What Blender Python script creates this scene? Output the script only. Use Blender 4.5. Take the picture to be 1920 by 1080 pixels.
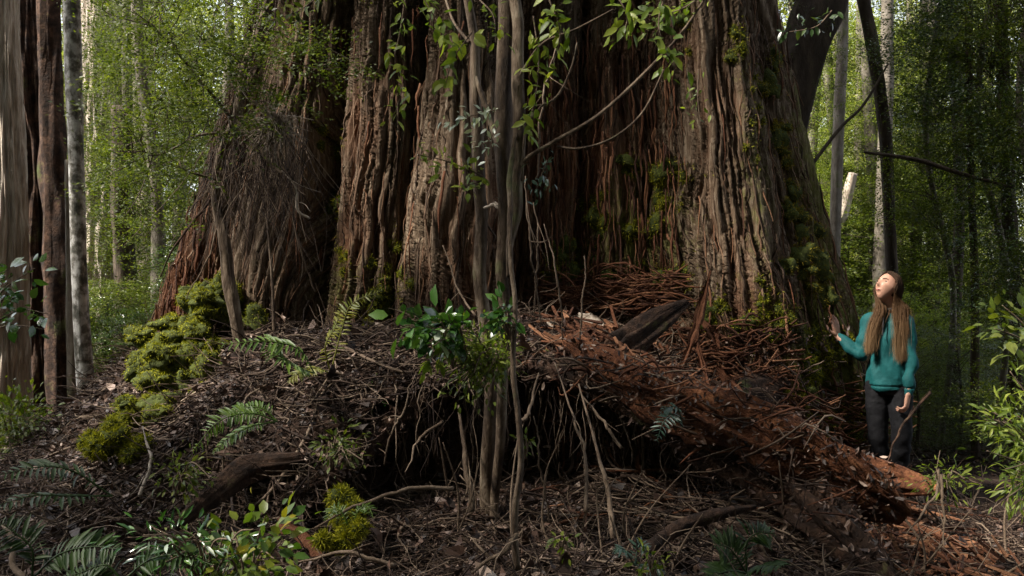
import bpy, math, random
import numpy as np
from math import radians, sin, cos, pi
for o in list(bpy.data.objects): bpy.data.objects.remove(o)
scene = bpy.context.scene
COL = scene.collection
# ------------------------------------------------------------------ camera, sky, sun, exposure
FP = 1867.0            # focal length in photo pixels (1920 wide)
CZ = 1.6
cam = bpy.data.cameras.new('camera'); camo = bpy.data.objects.new('camera', cam); COL.objects.link(camo)
camo.location = (0, 0, CZ); camo.rotation_euler = (radians(90), 0, 0)
cam.sensor_width = 36; cam.lens = FP * 36 / 1920; cam.clip_start = 0.05; cam.clip_end = 500
scene.camera = camo
w = bpy.data.worlds.new('World'); scene.world = w; w.use_nodes = True
nt = w.node_tree; nt.nodes.clear()
SUN_EL, SUN_AZ = radians(48), radians(-111)   # azimuth from +Y clockwise: sun high at the left, behind the camera
sky = nt.nodes.new('ShaderNodeTexSky'); sky.sky_type = 'NISHITA'; sky.sun_disc = False
sky.sun_elevation = SUN_EL; sky.sun_rotation = SUN_AZ; sky.air_density = 1.0; sky.dust_density = 3.0
hs = nt.nodes.new('ShaderNodeHueSaturation'); hs.inputs['Saturation'].default_value = 0.35
bg = nt.nodes.new('ShaderNodeBackground'); bg.inputs['Strength'].default_value = 0.14
wo = nt.nodes.new('ShaderNodeOutputWorld')
nt.links.new(sky.outputs[0], hs.inputs['Color']); nt.links.new(hs.outputs[0], bg.inputs['Color']); nt.links.new(bg.outputs[0], wo.inputs[0])
sl = bpy.data.lights.new('sun', 'SUN'); so = bpy.data.objects.new('sun', sl); COL.objects.link(so)
sl.energy = 4.3; sl.angle = radians(6); sl.color = (1.0, 0.93, 0.82)
sd = np.array([sin(SUN_AZ) * cos(SUN_EL), cos(SUN_AZ) * cos(SUN_EL), sin(SUN_EL)])
import mathutils
so.rotation_euler = mathutils.Vector(sd).to_track_quat('Z', 'Y').to_euler(); so.location = (-4, -3, 14)
vs = scene.view_settings; vs.view_transform = 'Standard'; vs.look = 'None'; vs.exposure = 1.7; vs.gamma = 1.0; vs.use_curve_mapping = False
scene.cycles.max_bounces = 6; scene.cycles.diffuse_bounces = 3; scene.cycles.transmission_bounces = 4
scene.cycles.use_denoising = True

def P(px, py, Y):
    return np.array([(px - 960) / FP * Y, Y, CZ - (py - 540) / FP * Y])
# ------------------------------------------------------------------ noise and mesh helpers
def _hash(ix, iy, iz, seed):
    h = (ix.astype(np.int64) * 374761393 + iy.astype(np.int64) * 668265263 + iz.astype(np.int64) * 2147483647 + seed * 974634777) & 0xffffffff
    h = ((h ^ (h >> 13)) * 1274126177) & 0xffffffff
    h = ((h ^ (h >> 16)) * 2246822519) & 0xffffffff
    return (h ^ (h >> 15)) / 2147483648.0 - 1.0
def noise(x, y, z=0.0, seed=0):
    x, y, z = np.broadcast_arrays(np.asarray(x, float), np.asarray(y, float), np.asarray(z, float))
    ix, iy, iz = np.floor(x), np.floor(y), np.floor(z)
    fx, fy, fz = x - ix, y - iy, z - iz
    fx, fy, fz = [f * f * (3 - 2 * f) for f in (fx, fy, fz)]
    r = 0
    for a in (0, 1):
        for b in (0, 1):
            for c in (0, 1):
                wgt = (fx if a else 1 - fx) * (fy if b else 1 - fy) * (fz if c else 1 - fz)
                r = r + wgt * _hash(ix + a, iy + b, iz + c, seed)
    return r
def fbm(x, y, z=0.0, seed=0, octv=4):
    r, a, f = 0, 1.0, 1.0
    for i in range(octv):
        r = r + a * noise(x * f, y * f, np.asarray(z) * f, seed + i * 17); a *= .5; f *= 2.03
    return r
def sstep(a, b, x):
    t = np.clip((x - a) / (b - a), 0, 1); return t * t * (3 - 2 * t)
def unit(v):
    v = np.asarray(v, float); return v / np.maximum(np.linalg.norm(v, axis=-1, keepdims=True), 1e-9)
def spline(pts, n):
    p = np.asarray(pts, float)
    if len(p) == 2: return p[0] + (p[1] - p[0]) * np.linspace(0, 1, n)[:, None]
    q = np.vstack([2 * p[0] - p[1], p, 2 * p[-1] - p[-2]])
    t = np.linspace(0, len(p) - 1 - 1e-6, n); i = t.astype(int); f = (t - i)[:, None]
    a, b, c, d = q[i], q[i + 1], q[i + 2], q[i + 3]
    return .5 * ((2 * b) + (c - a) * f + (2 * a - 5 * b + 4 * c - d) * f ** 2 + (3 * b - a - 3 * c + d) * f ** 3)
class MB:
    def __init__(s): s.v = []; s.f = []; s.n = 0; s.a = {}
    def add(s, v, f, **attr):
        v = np.asarray(v, np.float32).reshape(-1, 3)
        fs = f if isinstance(f, list) else [f]
        for q in fs: s.f.append(np.asarray(q, np.int64) + s.n)
        s.v.append(v); s.n += len(v)
        for k, x in attr.items(): s.a.setdefault(k, []).append(np.broadcast_to(np.asarray(x, np.float32), (len(v),)))
        return s
    def build(s, name, m, parent=None, smooth=True, loc=None):
        me = bpy.data.meshes.new(name)
        v = np.concatenate(s.v)
        if loc is not None: v = v - np.asarray(loc, np.float32)
        me.vertices.add(len(v)); me.vertices.foreach_set('co', v.ravel())
        loops = np.concatenate([q.ravel() for q in s.f]).astype(np.int32)
        tot = np.concatenate([np.full(len(q), q.shape[1], np.int32) for q in s.f])
        st = np.concatenate([[0], np.cumsum(tot)[:-1]]).astype(np.int32)
        me.loops.add(len(loops)); me.loops.foreach_set('vertex_index', loops)
        me.polygons.add(len(tot)); me.polygons.foreach_set('loop_start', st); me.polygons.foreach_set('loop_total', tot)
        me.polygons.foreach_set('use_smooth', np.full(len(tot), smooth))
        for k, x in s.a.items():
            at = me.attributes.new(k, 'FLOAT', 'POINT'); at.data.foreach_set('value', np.concatenate(x))
        me.update(calc_edges=True); me.validate()
        if m: me.materials.append(m)
        o = bpy.data.objects.new(name, me); COL.objects.link(o)
        if parent is not None: o.parent = parent
        if loc is not None: o.location = loc
        return o
def tag(o, label, cat=None, group=None, kind=None):
    if label: o['label'] = label
    if cat: o['category'] = cat
    if group: o['group'] = group
    if kind: o['kind'] = kind
    return o
def thing(name, label, cat, loc=(0, 0, 0), group=None):
    o = bpy.data.objects.new(name, None); COL.objects.link(o); o.location = tuple(float(x) for x in loc)
    o.empty_display_size = .1
    return tag(o, label, cat, group)
def grid_faces(nr, nc, wrap=False):
    r = np.arange(nr - 1)[:, None]; c = np.arange(nc if wrap else nc - 1)[None, :]
    c2 = (c + 1) % nc
    return np.stack([r * nc + c, r * nc + c2, (r + 1) * nc + c2, (r + 1) * nc + c], -1).reshape(-1, 4)
def frames(p):
    t = unit(np.gradient(p, axis=0))
    ref = np.array([0, 0, 1.]) if abs(t[0][2]) < .9 else np.array([1., 0, 0])
    nrm = np.zeros_like(p); n = unit(np.cross(np.cross(t[0], ref), t[0]))
    for i in range(len(p)):
        n = n - t[i] * np.dot(n, t[i]); n = n / max(np.linalg.norm(n), 1e-9); nrm[i] = n
    return t, nrm, np.cross(t, nrm)
def tube(mb, pts, rad, sides=6, flat=1.0, n=None, bark=0.0, seed=0, spin=0.0, caps=True, bf=1.0, **attr):
    p = np.asarray(pts, float)
    if n: p = spline(p, n)
    N = len(p)
    rad = np.interp(np.linspace(0, 1, N), np.linspace(0, 1, len(rad)), rad) if not np.isscalar(rad) else np.full(N, rad)
    t, a, b = frames(p)
    if spin:
        a, b = a * cos(spin) + b * sin(spin), b * cos(spin) - a * sin(spin)
    th = np.linspace(0, 2 * pi, sides, endpoint=False)
    L = np.concatenate([[0], np.cumsum(np.linalg.norm(np.diff(p, axis=0), axis=1))])
    rr = np.repeat(rad[:, None], sides, 1)
    if bark:
        k = 2.2 * bf
        nn = fbm(np.cos(th)[None] * k, np.sin(th)[None] * k, L[:, None] * 1.4, seed, 2)
        hf = noise(np.cos(th)[None] * 7 * bf, np.sin(th)[None] * 7 * bf, L[:, None] * 2.5, seed + 5)
        rr = rr * (1 + bark * nn + bark * .6 * (1 - 2 * np.abs(hf)))
    v = p[:, None] + rr[..., None] * (np.cos(th)[None, :, None] * a[:, None] + flat * np.sin(th)[None, :, None] * b[:, None])
    f = [grid_faces(N, sides, True)]
    if caps:
        c = np.vstack([p[0], p[-1]]); base = N * sides
        i = np.arange(sides); j = (i + 1) % sides
        f.append(np.stack([j, i, np.full(sides, base)], -1)); f.append(np.stack([i + (N - 1) * sides, j + (N - 1) * sides, np.full(sides, base + 1)], -1))
        v = np.vstack([v.reshape(-1, 3), c])
    mb.add(v.reshape(-1, 3), f, **attr)
    return p
def instances(mb, T, F, pos, X, Z, scale, **attr):
    pos = np.asarray(pos, float); n = len(pos)
    X = unit(X); Y = unit(np.cross(Z, X)); Z = np.cross(X, Y)
    scale = np.broadcast_to(np.asarray(scale, float).reshape(-1, 1) if np.ndim(scale) == 1 else np.asarray(scale, float), (n, 3 if np.ndim(scale) == 2 else 1))
    S = scale if scale.shape[1] == 3 else np.repeat(scale, 3, 1)
    v = pos[:, None] + (T[None, :, 0, None] * S[:, None, 0:1]) * X[:, None] + (T[None, :, 1, None] * S[:, None, 1:2]) * Y[:, None] + (T[None, :, 2, None] * S[:, None, 2:3]) * Z[:, None]
    k = len(T)
    fs = F if isinstance(F, list) else [F]
    out = [(np.asarray(q)[None] + (np.arange(n) * k)[:, None, None]).reshape(-1, np.asarray(q).shape[1]) for q in fs]
    at = {kk: np.repeat(np.asarray(x), k) for kk, x in attr.items()}
    mb.add(v.reshape(-1, 3), out, **at)
rng = np.random.default_rng(11)
def rdir(n, up=0.0, g=None):
    g = g or rng
    v = g.normal(size=(n, 3)); v[:, 2] += up; return unit(v)
# leaf templates (x along the leaf, length 1)
T_DIA = np.array([[0, 0, 0], [.45, .22, .05], [1, 0, -.04], [.45, -.22, .05]]); F_DIA = [np.array([[0, 1, 2, 3]])]
T_LEAF = np.array([[0, 0, 0], [.25, .17, .04], [.6, .19, .03], [1, 0, -.12], [.6, -.19, .03], [.25, -.17, .04], [.3, 0, 0], [.65, 0, -.03]])
F_LEAF = [np.array([[0, 6, 1], [7, 3, 2], [0, 5, 6], [7, 4, 3]]), np.array([[6, 7, 2, 1], [5, 4, 7, 6]])]
T_LANCE = T_LEAF * np.array([1, .62, 1]); T_BROAD = T_LEAF * np.array([1, 1.45, 1])
T_BLADE = np.array([[0, -.06, 0], [0, .06, 0], [1, 0, 0]]); F_BLADE = [np.array([[0, 1, 2]])]
T_LIT = np.array([[0, 0, .05], [.35, .16, 0], [.75, .13, .06], [1, 0, .16], [.75, -.13, .02], [.35, -.16, .06]]); F_LIT = [np.array([[0, 1, 5], [2, 3, 4]]), np.array([[1, 2, 4, 5]])]
def twig_T(b):
    r = .012; v = []
    for i, x in enumerate((0, .33, .7, 1)):
        for k in range(3):
            v.append([x, r * (1.2 - x * .7) * cos(k * 2.1) + b * sin(x * 3.1), r * (1.2 - x * .7) * sin(k * 2.1)])
    return np.array(v)
T_TWIG = twig_T(.12); F_TWIG = [grid_faces(4, 3, True)]
# ------------------------------------------------------------------ materials
def nodes(name):
    m = bpy.data.materials.new(name); m.use_nodes = True; t = m.node_tree; t.nodes.clear()
    out = t.nodes.new('ShaderNodeOutputMaterial'); bs = t.nodes.new('ShaderNodeBsdfPrincipled')
    t.links.new(bs.outputs[0], out.inputs[0]); return m, t, bs, out
def N(t, kind, **kw):
    n = t.nodes.new(kind)
    for k, x in kw.items():
        if k in n.inputs: n.inputs[k].default_value = x
        else: setattr(n, k, x)
    return n
def ramp(t, stops, fac=None):
    r = t.nodes.new('ShaderNodeValToRGB'); e = r.color_ramp.elements
    while len(e) < len(stops): e.new(.5)
    for i, (p, c) in enumerate(stops): e[i].position = p; e[i].color = (*c, 1)
    if fac is not None: t.links.new(fac, r.inputs[0])
    return r
def mixc(t, fac, a, b, mode='MIX'):
    m = t.nodes.new('ShaderNodeMix'); m.data_type = 'RGBA'; m.blend_type = mode
    for sock, x in ((m.inputs[0], fac), (m.inputs[6], a), (m.inputs[7], b)):
        if hasattr(x, 'is_output'): t.links.new(x, sock)
        elif isinstance(x, (int, float)): sock.default_value = x
        else: sock.default_value = (*x, 1)
    return m.outputs[2]
def leaf_mat(name, stops, rough=.4, trans=.35, spec=.5, sat=None):
    m, t, bs, out = nodes(name)
    g = t.nodes.new('ShaderNodeNewGeometry'); r = ramp(t, stops, g.outputs['Random Per Island'])
    tc = t.nodes.new('ShaderNodeTexCoord'); ns = N(t, 'ShaderNodeTexNoise', Scale=2.2, Detail=2.0); t.links.new(tc.outputs['Object'], ns.inputs['Vector'])
    rr = ramp(t, [(.3, (.62, .66, .6)), (.7, (1.25, 1.2, 1.05))], ns.outputs[0])
    c = mixc(t, 1.0, r.outputs[0], rr.outputs[0], 'MULTIPLY')
    t.links.new(c, bs.inputs['Base Color']); bs.inputs['Roughness'].default_value = rough; bs.inputs['Specular IOR Level'].default_value = spec
    tr = t.nodes.new('ShaderNodeBsdfTranslucent'); c2 = mixc(t, 1.0, c, (1.3, 1.35, .5), 'MULTIPLY'); t.links.new(c2, tr.inputs[0])
    ms = t.nodes.new('ShaderNodeMixShader'); ms.inputs[0].default_value = trans
    t.links.new(bs.outputs[0], ms.inputs[1]); t.links.new(tr.outputs[0], ms.inputs[2]); t.links.new(ms.outputs[0], out.inputs[0])
    return m
def rough_mat(name, stops, scale=(1, 1, 1), nscale=6.0, detail=6.0, rough=.85, bump=.5, bscale=30.0, island=0.0, moss=None, mosslo=.55, spec=.25):
    """stretched-noise wood / earth; island mixes a per-piece tone; moss = colour of moss or lichen blotches"""
    m, t, bs, out = nodes(name)
    tc = t.nodes.new('ShaderNodeTexCoord'); mp = t.nodes.new('ShaderNodeMapping'); mp.inputs['Scale'].default_value = scale
    t.links.new(tc.outputs['Object'], mp.inputs[0])
    ns = N(t, 'ShaderNodeTexNoise', Scale=nscale, Detail=detail, Roughness=.65); t.links.new(mp.outputs[0], ns.inputs['Vector'])
    f = ns.outputs[0]
    if island:
        g = t.nodes.new('ShaderNodeNewGeometry'); mx = t.nodes.new('ShaderNodeMix'); mx.inputs[0].default_value = island
        t.links.new(f, mx.inputs[2]); t.links.new(g.outputs['Random Per Island'], mx.inputs[3]); f = mx.outputs[0]
    c = ramp(t, stops, f).outputs[0]
    if moss:
        n2 = N(t, 'ShaderNodeTexNoise', Scale=3.0, Detail=5.0, Roughness=.7); t.links.new(tc.outputs['Object'], n2.inputs['Vector'])
        mr = ramp(t, [(mosslo, (0, 0, 0)), (mosslo + .12, (1, 1, 1))], n2.outputs[0])
        c = mixc(t, mr.outputs[0], c, moss)
    t.links.new(c, bs.inputs['Base Color']); bs.inputs['Roughness'].default_value = rough; bs.inputs['Specular IOR Level'].default_value = spec
    if bump:
        n3 = N(t, 'ShaderNodeTexNoise', Scale=bscale, Detail=5.0, Roughness=.7); t.links.new(mp.outputs[0], n3.inputs['Vector'])
        b = N(t, 'ShaderNodeBump', Strength=bump, Distance=.02); t.links.new(n3.outputs[0], b.inputs['Height']); t.links.new(b.outputs[0], bs.inputs['Normal'])
    return m
def bark_mat():
    m, t, bs, out = nodes('giant_bark')
    tc = t.nodes.new('ShaderNodeTexCoord'); mp = t.nodes.new('ShaderNodeMapping'); mp.inputs['Scale'].default_value = (1, 1, .07)
    t.links.new(tc.outputs['Object'], mp.inputs[0])
    fine = N(t, 'ShaderNodeTexNoise', Scale=55.0, Detail=6.0, Roughness=.7, Distortion=.3); t.links.new(mp.outputs[0], fine.inputs['Vector'])
    big = N(t, 'ShaderNodeTexNoise', Scale=1.1, Detail=4.0, Roughness=.6); t.links.new(tc.outputs['Object'], big.inputs['Vector'])
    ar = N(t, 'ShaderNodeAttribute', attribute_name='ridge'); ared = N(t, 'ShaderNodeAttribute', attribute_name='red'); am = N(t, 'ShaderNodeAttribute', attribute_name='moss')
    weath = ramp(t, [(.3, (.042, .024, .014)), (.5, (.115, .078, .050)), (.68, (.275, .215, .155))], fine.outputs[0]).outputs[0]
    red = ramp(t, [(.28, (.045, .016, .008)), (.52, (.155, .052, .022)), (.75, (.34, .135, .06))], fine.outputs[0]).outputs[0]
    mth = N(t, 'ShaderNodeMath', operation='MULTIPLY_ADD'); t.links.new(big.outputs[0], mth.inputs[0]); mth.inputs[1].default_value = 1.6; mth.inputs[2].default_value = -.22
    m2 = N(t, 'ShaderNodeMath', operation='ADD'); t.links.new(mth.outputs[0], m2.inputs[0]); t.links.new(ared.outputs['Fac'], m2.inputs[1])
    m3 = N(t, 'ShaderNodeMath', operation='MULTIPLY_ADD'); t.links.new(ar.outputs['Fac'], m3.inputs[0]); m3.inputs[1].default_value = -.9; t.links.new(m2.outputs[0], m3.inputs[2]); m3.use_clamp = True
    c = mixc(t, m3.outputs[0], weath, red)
    mossn = N(t, 'ShaderNodeTexNoise', Scale=14.0, Detail=5.0, Roughness=.75); t.links.new(tc.outputs['Object'], mossn.inputs['Vector'])
    m4 = N(t, 'ShaderNodeMath', operation='ADD'); t.links.new(mossn.outputs[0], m4.inputs[0]); t.links.new(am.outputs['Fac'], m4.inputs[1])
    mr = ramp(t, [(.72, (0, 0, 0)), (1.0, (.8, .8, .8))], m4.outputs[0])
    mc = ramp(t, [(.3, (.05, .065, .010)), (.7, (.16, .17, .025))], fine.outputs[0])
    c = mixc(t, mr.outputs[0], c, mc.outputs[0])
    t.links.new(c, bs.inputs['Base Color']); bs.inputs['Roughness'].default_value = .9; bs.inputs['Specular IOR Level'].default_value = .2
    b = N(t, 'ShaderNodeBump', Strength=1.0, Distance=.022); t.links.new(fine.outputs[0], b.inputs['Height']); t.links.new(b.outputs[0], bs.inputs['Normal'])
    return m
M = {}
M['giant'] = bark_mat()
M['soil'] = rough_mat('soil', [(.3, (.010, .006, .004)), (.5, (.026, .014, .009)), (.7, (.06, .034, .021))], nscale=9, bump=.9, bscale=26, rough=.95)
M['litter'] = rough_mat('litter', [(.25, (.018, .009, .006)), (.5, (.050, .024, .015)), (.75, (.11, .060, .040)), (.97, (.30, .22, .17))], nscale=3, island=.85, bump=0, rough=.6, spec=.5)
M['twig'] = rough_mat('twig', [(.25, (.018, .010, .007)), (.55, (.060, .037, .025)), (.9, (.19, .14, .10))], nscale=3, island=.8, bump=0, rough=.8)
M['stick'] = rough_mat('stick', [(.3, (.07, .045, .028)), (.7, (.19, .14, .10))], scale=(1, 1, 1), nscale=14, bump=.5, bscale=60)
M['palestick'] = rough_mat('pale_stick', [(.3, (.22, .17, .13)), (.7, (.42, .36, .30))], nscale=20, bump=.4, bscale=80)
M['redwood'] = rough_mat('red_wood', [(.3, (.030, .012, .007)), (.5, (.11, .040, .018)), (.7, (.26, .11, .05))], scale=(1, 1, 1), nscale=16, bump=1.0, bscale=40, rough=.9)
M['redstrip'] = rough_mat('red_strip', [(.2, (.035, .013, .007)), (.55, (.12, .045, .021)), (.9, (.30, .15, .08))], nscale=12, island=.6, bump=.8, bscale=60, rough=.85)
M['darkwood'] = rough_mat('dark_wood', [(.35, (.012, .007, .005)), (.52, (.040, .022, .014)), (.68, (.10, .055, .035))], nscale=12, bump=1.0, bscale=35, rough=.95, moss=(.06, .075, .02), mosslo=.58)
M['sapling'] = rough_mat('sapling_bark', [(.34, (.022, .014, .009)), (.47, (.075, .050, .032)), (.58, (.15, .11, .075)), (.7, (.27, .22, .16))], scale=(1, 1, .3), nscale=13, bump=1.0, bscale=45, rough=.8, moss=(.11, .12, .05), mosslo=.6)
M['greytrunk'] = rough_mat('grey_trunk', [(.3, (.06, .05, .038)), (.5, (.13, .11, .085)), (.7, (.22, .195, .16))], scale=(1, 1, .5), nscale=9, bump=.6, bscale=30, rough=.85, moss=(.10, .12, .035), mosslo=.56)
M['darktrunk'] = rough_mat('dark_trunk', [(.3, (.025, .018, .013)), (.55, (.065, .048, .034)), (.8, (.13, .10, .07))], scale=(1, 1, .3), nscale=10, bump=.8, bscale=30, rough=.9, moss=(.045, .06, .02), mosslo=.6)
M['paletrunk'] = rough_mat('pale_trunk', [(.3, (.20, .15, .11)), (.5, (.36, .30, .24)), (.72, (.55, .49, .42))], scale=(1, 1, .1), nscale=22, bump=.9, bscale=45, rough=.85)
M['spotted'] = rough_mat('spotted_trunk', [(.36, (.045, .045, .035)), (.47, (.13, .12, .10)), (.56, (.34, .33, .31)), (.7, (.50, .49, .46))], scale=(1, 1, .8), nscale=13, detail=5, bump=.5, bscale=40, rough=.8)
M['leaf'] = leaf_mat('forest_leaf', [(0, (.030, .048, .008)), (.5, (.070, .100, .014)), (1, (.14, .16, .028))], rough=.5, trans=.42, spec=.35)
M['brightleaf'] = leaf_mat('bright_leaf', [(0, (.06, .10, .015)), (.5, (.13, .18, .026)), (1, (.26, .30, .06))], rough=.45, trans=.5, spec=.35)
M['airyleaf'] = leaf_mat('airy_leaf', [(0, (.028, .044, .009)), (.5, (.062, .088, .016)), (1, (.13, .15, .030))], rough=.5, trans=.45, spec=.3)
M['hazeleaf'] = leaf_mat('haze_leaf', [(0, (.12, .15, .04)), (.5, (.24, .27, .08)), (1, (.38, .40, .15))], rough=.5, trans=.5, spec=.3)  # paler, duller leaf colour carries the distance haze
M['glareleaf'] = leaf_mat('glare_leaf', [(0, (.10, .16, .12)), (.4, (.28, .34, .30)), (1, (.50, .56, .52))], rough=.3, trans=.2, spec=.8)  # pale leaf colour stands in for sky glare on leaves
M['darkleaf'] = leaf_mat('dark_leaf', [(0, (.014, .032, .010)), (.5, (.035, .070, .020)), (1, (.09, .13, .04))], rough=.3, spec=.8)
M['gloss'] = leaf_mat('glossy_leaf', [(0, (.018, .055, .015)), (.6, (.040, .11, .022)), (1, (.09, .17, .04))], rough=.22, trans=.25, spec=.8)
M['bluegloss'] = leaf_mat('blue_leaf', [(0, (.025, .06, .045)), (1, (.07, .13, .10))], rough=.35, trans=.15, spec=.6)
M['yellowleaf'] = leaf_mat('yellow_leaf', [(0, (.04, .09, .012)), (.5, (.09, .14, .018)), (.88, (.16, .18, .02)), (1, (.30, .25, .025))], rough=.4, trans=.4)
M['fern'] = leaf_mat('fern_leaf', [(0, (.045, .095, .012)), (1, (.11, .18, .022))], rough=.45, trans=.35)
M['darkfern'] = leaf_mat('dark_fern_leaf', [(0, (.012, .032, .007)), (1, (.038, .075, .014))], rough=.5, trans=.25, spec=.3)
M['yellowfern'] = leaf_mat('yellow_fern_leaf', [(0, (.10, .13, .02)), (1, (.24, .22, .03))], rough=.5, trans=.4)
M['barkstrip'] = rough_mat('bark_strips', [(.15, (.030, .017, .010)), (.5, (.085, .052, .032)), (.75, (.16, .080, .042)), (.95, (.30, .23, .16))], nscale=14, island=.7, bump=.6, bscale=70, rough=.85)
M['moss'] = leaf_mat('moss_blades', [(0, (.07, .08, .008)), (.5, (.20, .20, .018)), (1, (.38, .36, .04))], rough=.8, trans=.3, spec=.1)
M['mossbase'] = rough_mat('moss_base', [(.3, (.020, .026, .006)), (.7, (.07, .085, .014))], nscale=20, bump=.8, bscale=60, rough=.95)
M['goldmoss'] = leaf_mat('golden_moss_blades', [(0, (.10, .085, .012)), (.5, (.20, .16, .02)), (1, (.33, .26, .035))], rough=.8, trans=.3, spec=.1)
# ------------------------------------------------------------------ ground
def ysc(x): return np.interp(x, [-1.9, -1.4, -1.1, -.9, -.3, .1, .9, 1.5, 1.8], [5.15, 5.2, 5.35, 5.85, 6.2, 6.4, 6.25, 5.95, 5.5])
def hmask(x): return sstep(-1.75, -1.25, x) * (1 - sstep(1.45, 1.95, x))
def ground(x, y0):
    x = np.asarray(x, float); y0 = np.asarray(y0, float)
    ys = ysc(x) + .10 * noise(x * 3.1, 0, 0, 31) + .05 * noise(x * 9, 0, 0, 32)
    w = .30; t = np.clip((y0 - ys) / w, 0, 1); mk = hmask(x); ytop = ys + w
    g = np.where(y0 < ytop, t ** 2, np.clip(1 - (y0 - ytop) / 1.3, 0, 1))
    y = y0 - .60 * mk * g
    d = np.sqrt(((x + .75) / 3.4) ** 2 + ((y - 8.4) / np.where(y < 8.4, 3.9, 4.6)) ** 2)
    far = np.clip(y - 14, 0, None)
    floor = .06 + .05 * fbm(x * .7, y * .7, 0, 3, 3) + far * .05 + .012 * fbm(x * 5, y * 5, 0, 9, 2)
    up = floor + 1.24 * (1 - sstep(.5, 1.06, d)) + .07 * fbm(x * 1.7, y * 1.7, 0, 5, 4) * (1 - sstep(.9, 1.3, d)) + .02 * fbm(x * 9, y * 9, 0, 8, 3)
    near = 1 - sstep(4.2, 6.5, y)
    up = up + .30 * np.exp(-(((x - .95) / .5) ** 2 + ((y - 5.9) / .6) ** 2)) - .28 * np.exp(-(((x + 2.5) / .8) ** 2 + ((y - 6.5) / .6) ** 2))
    up = up + .10 * near * (1 - sstep(-2.5, -1, x))
    lo = .27 + .12 * sstep(4.8, 6.4, y) + .05 * fbm(x * 1.9, y * 1.9, 0, 21, 4) + .015 * fbm(x * 12, y * 12, 0, 22, 2)
    z = up * (1 - mk) + mk * (lo + (np.maximum(up, lo) - lo) * np.sqrt(t))
    return np.stack([x, y, z], -1)
xs = np.unique(np.concatenate([np.arange(-4.6, 4.2, .021), np.linspace(-4.6, -60, 60), np.linspace(4.2, 60, 60)]))
ysl = np.unique(np.concatenate([np.linspace(-20, 3, 20), np.arange(3, 5, .03), np.arange(5, 7.6, .019), np.arange(7.6, 9.4, .04), np.linspace(9.4, 20, 70), np.linspace(20, 80, 50)]))
gx, gy = np.meshgrid(xs, ysl); G = ground(gx, gy)
mb = MB().add(G.reshape(-1, 3), grid_faces(len(ysl), len(xs)))
tag(mb.build('ground', M['soil']), 'dark earth mound and forest floor under the giant tree', None, None, 'structure')
# ------------------------------------------------------------------ the giant trunk: a polar surface over fused columns
CX, CY = -.2, 8.8
ZK = [-.5, .5, 1.0, 1.5, 2.5, 3.8, 8, 14]
LOBES = [  # x, y, r at the heights ZK
    ([-2.62, -2.52, -2.42, -2.28, -2.0, -1.66, -1.3, -1.2], [7.95, 7.95, 8.0, 8.05, 8.1, 8.2, 8.4, 8.5], [.72, .58, .53, .50, .50, .45, .4, .3]),
    ([-1.95, -1.92, -1.88, -1.82, -1.70, -1.46, -1.1, -1.0], [7.45, 7.5, 7.55, 7.6, 7.7, 7.8, 8.1, 8.3], [.52, .44, .40, .38, .35, .35, .35, .3]),
    ([-1.22, -1.16, -1.12, -1.07, -.97, -.86, -.7, -.6], [7.3, 7.3, 7.35, 7.4, 7.5, 7.55, 7.9, 8.2], [.46, .36, .31, .29, .27, .26, .3, .3]),
    ([-.46, -.44, -.43, -.42, -.37, -.33, -.25, -.2], [7.1, 7.15, 7.2, 7.25, 7.35, 7.45, 7.8, 8.1], [.50, .45, .41, .37, .31, .29, .33, .3]),
    ([.18, .18, .18, .19, .2, .24, .2, .2], [7.7, 7.72, 7.75, 7.75, 7.8, 7.85, 8.1, 8.3], [.38, .36, .35, .34, .34, .34, .3, .3]),
    ([.80, .80, .81, .82, .86, .84, .7, .6], [7.7, 7.75, 7.75, 7.75, 7.78, 7.8, 8.1, 8.4], [.40, .36, .34, .32, .31, .28, .3, .3]),
    ([1.75, 1.72, 1.68, 1.62, 1.52, 1.44, 1.1, .9], [7.25, 7.3, 7.35, 7.42, 7.5, 7.6, 8.0, 8.3], [.66, .58, .50, .44, .38, .34, .32, .3]),
    ([2.32, 2.27, 2.2, 2.08, 1.9, 1.70, 1.3, 1.1], [7.75, 7.8, 7.8, 7.8, 7.9, 8.0, 8.3, 8.6], [.62, .55, .50, .47, .42, .36, .34, .3]),
    ([1.9, 1.8, 1.75, 1.7, 1.5, 1.3, 1.1, 1.0], [9.2] * 8, [.9, .85, .8, .75, .7, .65, .5, .4]),
    ([-1.9, -1.8, -1.75, -1.7, -1.5, -1.4, -1.1, -1.0], [9.3] * 8, [.95, .9, .85, .8, .7, .65, .5, .4]),
    ([0.] * 8, [10.0] * 8, [1.1, 1.05, 1.0, .95, .9, .8, .6, .4])]
def trunk_R(th, z):
    dx, dy = np.sin(th), -np.cos(th)
    core = 1 / np.sqrt((dx / 1.75) ** 2 + (dy / .74) ** 2) * np.interp(z, [0, 3.8, 14], [1, .93, .5])
    best = core + 0 * z; second = np.zeros_like(best)
    for lx, ly, lr in LOBES:
        qx, qy, r = np.interp(z, ZK, lx) - CX, np.interp(z, ZK, ly) - CY, np.interp(z, ZK, lr)
        r = r * (1 + .06 * noise(lx[0] * 3, z * 1.3, 0, 77))
        t = qx * dx + qy * dy; perp = qx * qx + qy * qy - t * t
        R = np.where((perp < r * r) & (t > 0), t + np.sqrt(np.maximum(r * r - perp, 0)), 0)
        second = np.maximum(second, np.minimum(best, R)); best = np.maximum(best, R)
    return best + .0
NT = 1300; thf = np.linspace(-pi, pi, 9001)
zz = np.concatenate([np.arange(-.35, 4.35, .0095), np.linspace(4.36, 9, 40)])
TH = np.zeros((len(zz), NT)); RR = np.zeros_like(TH); SU = np.zeros_like(TH)
kk = np.hanning(59); kk /= kk.sum()
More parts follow.
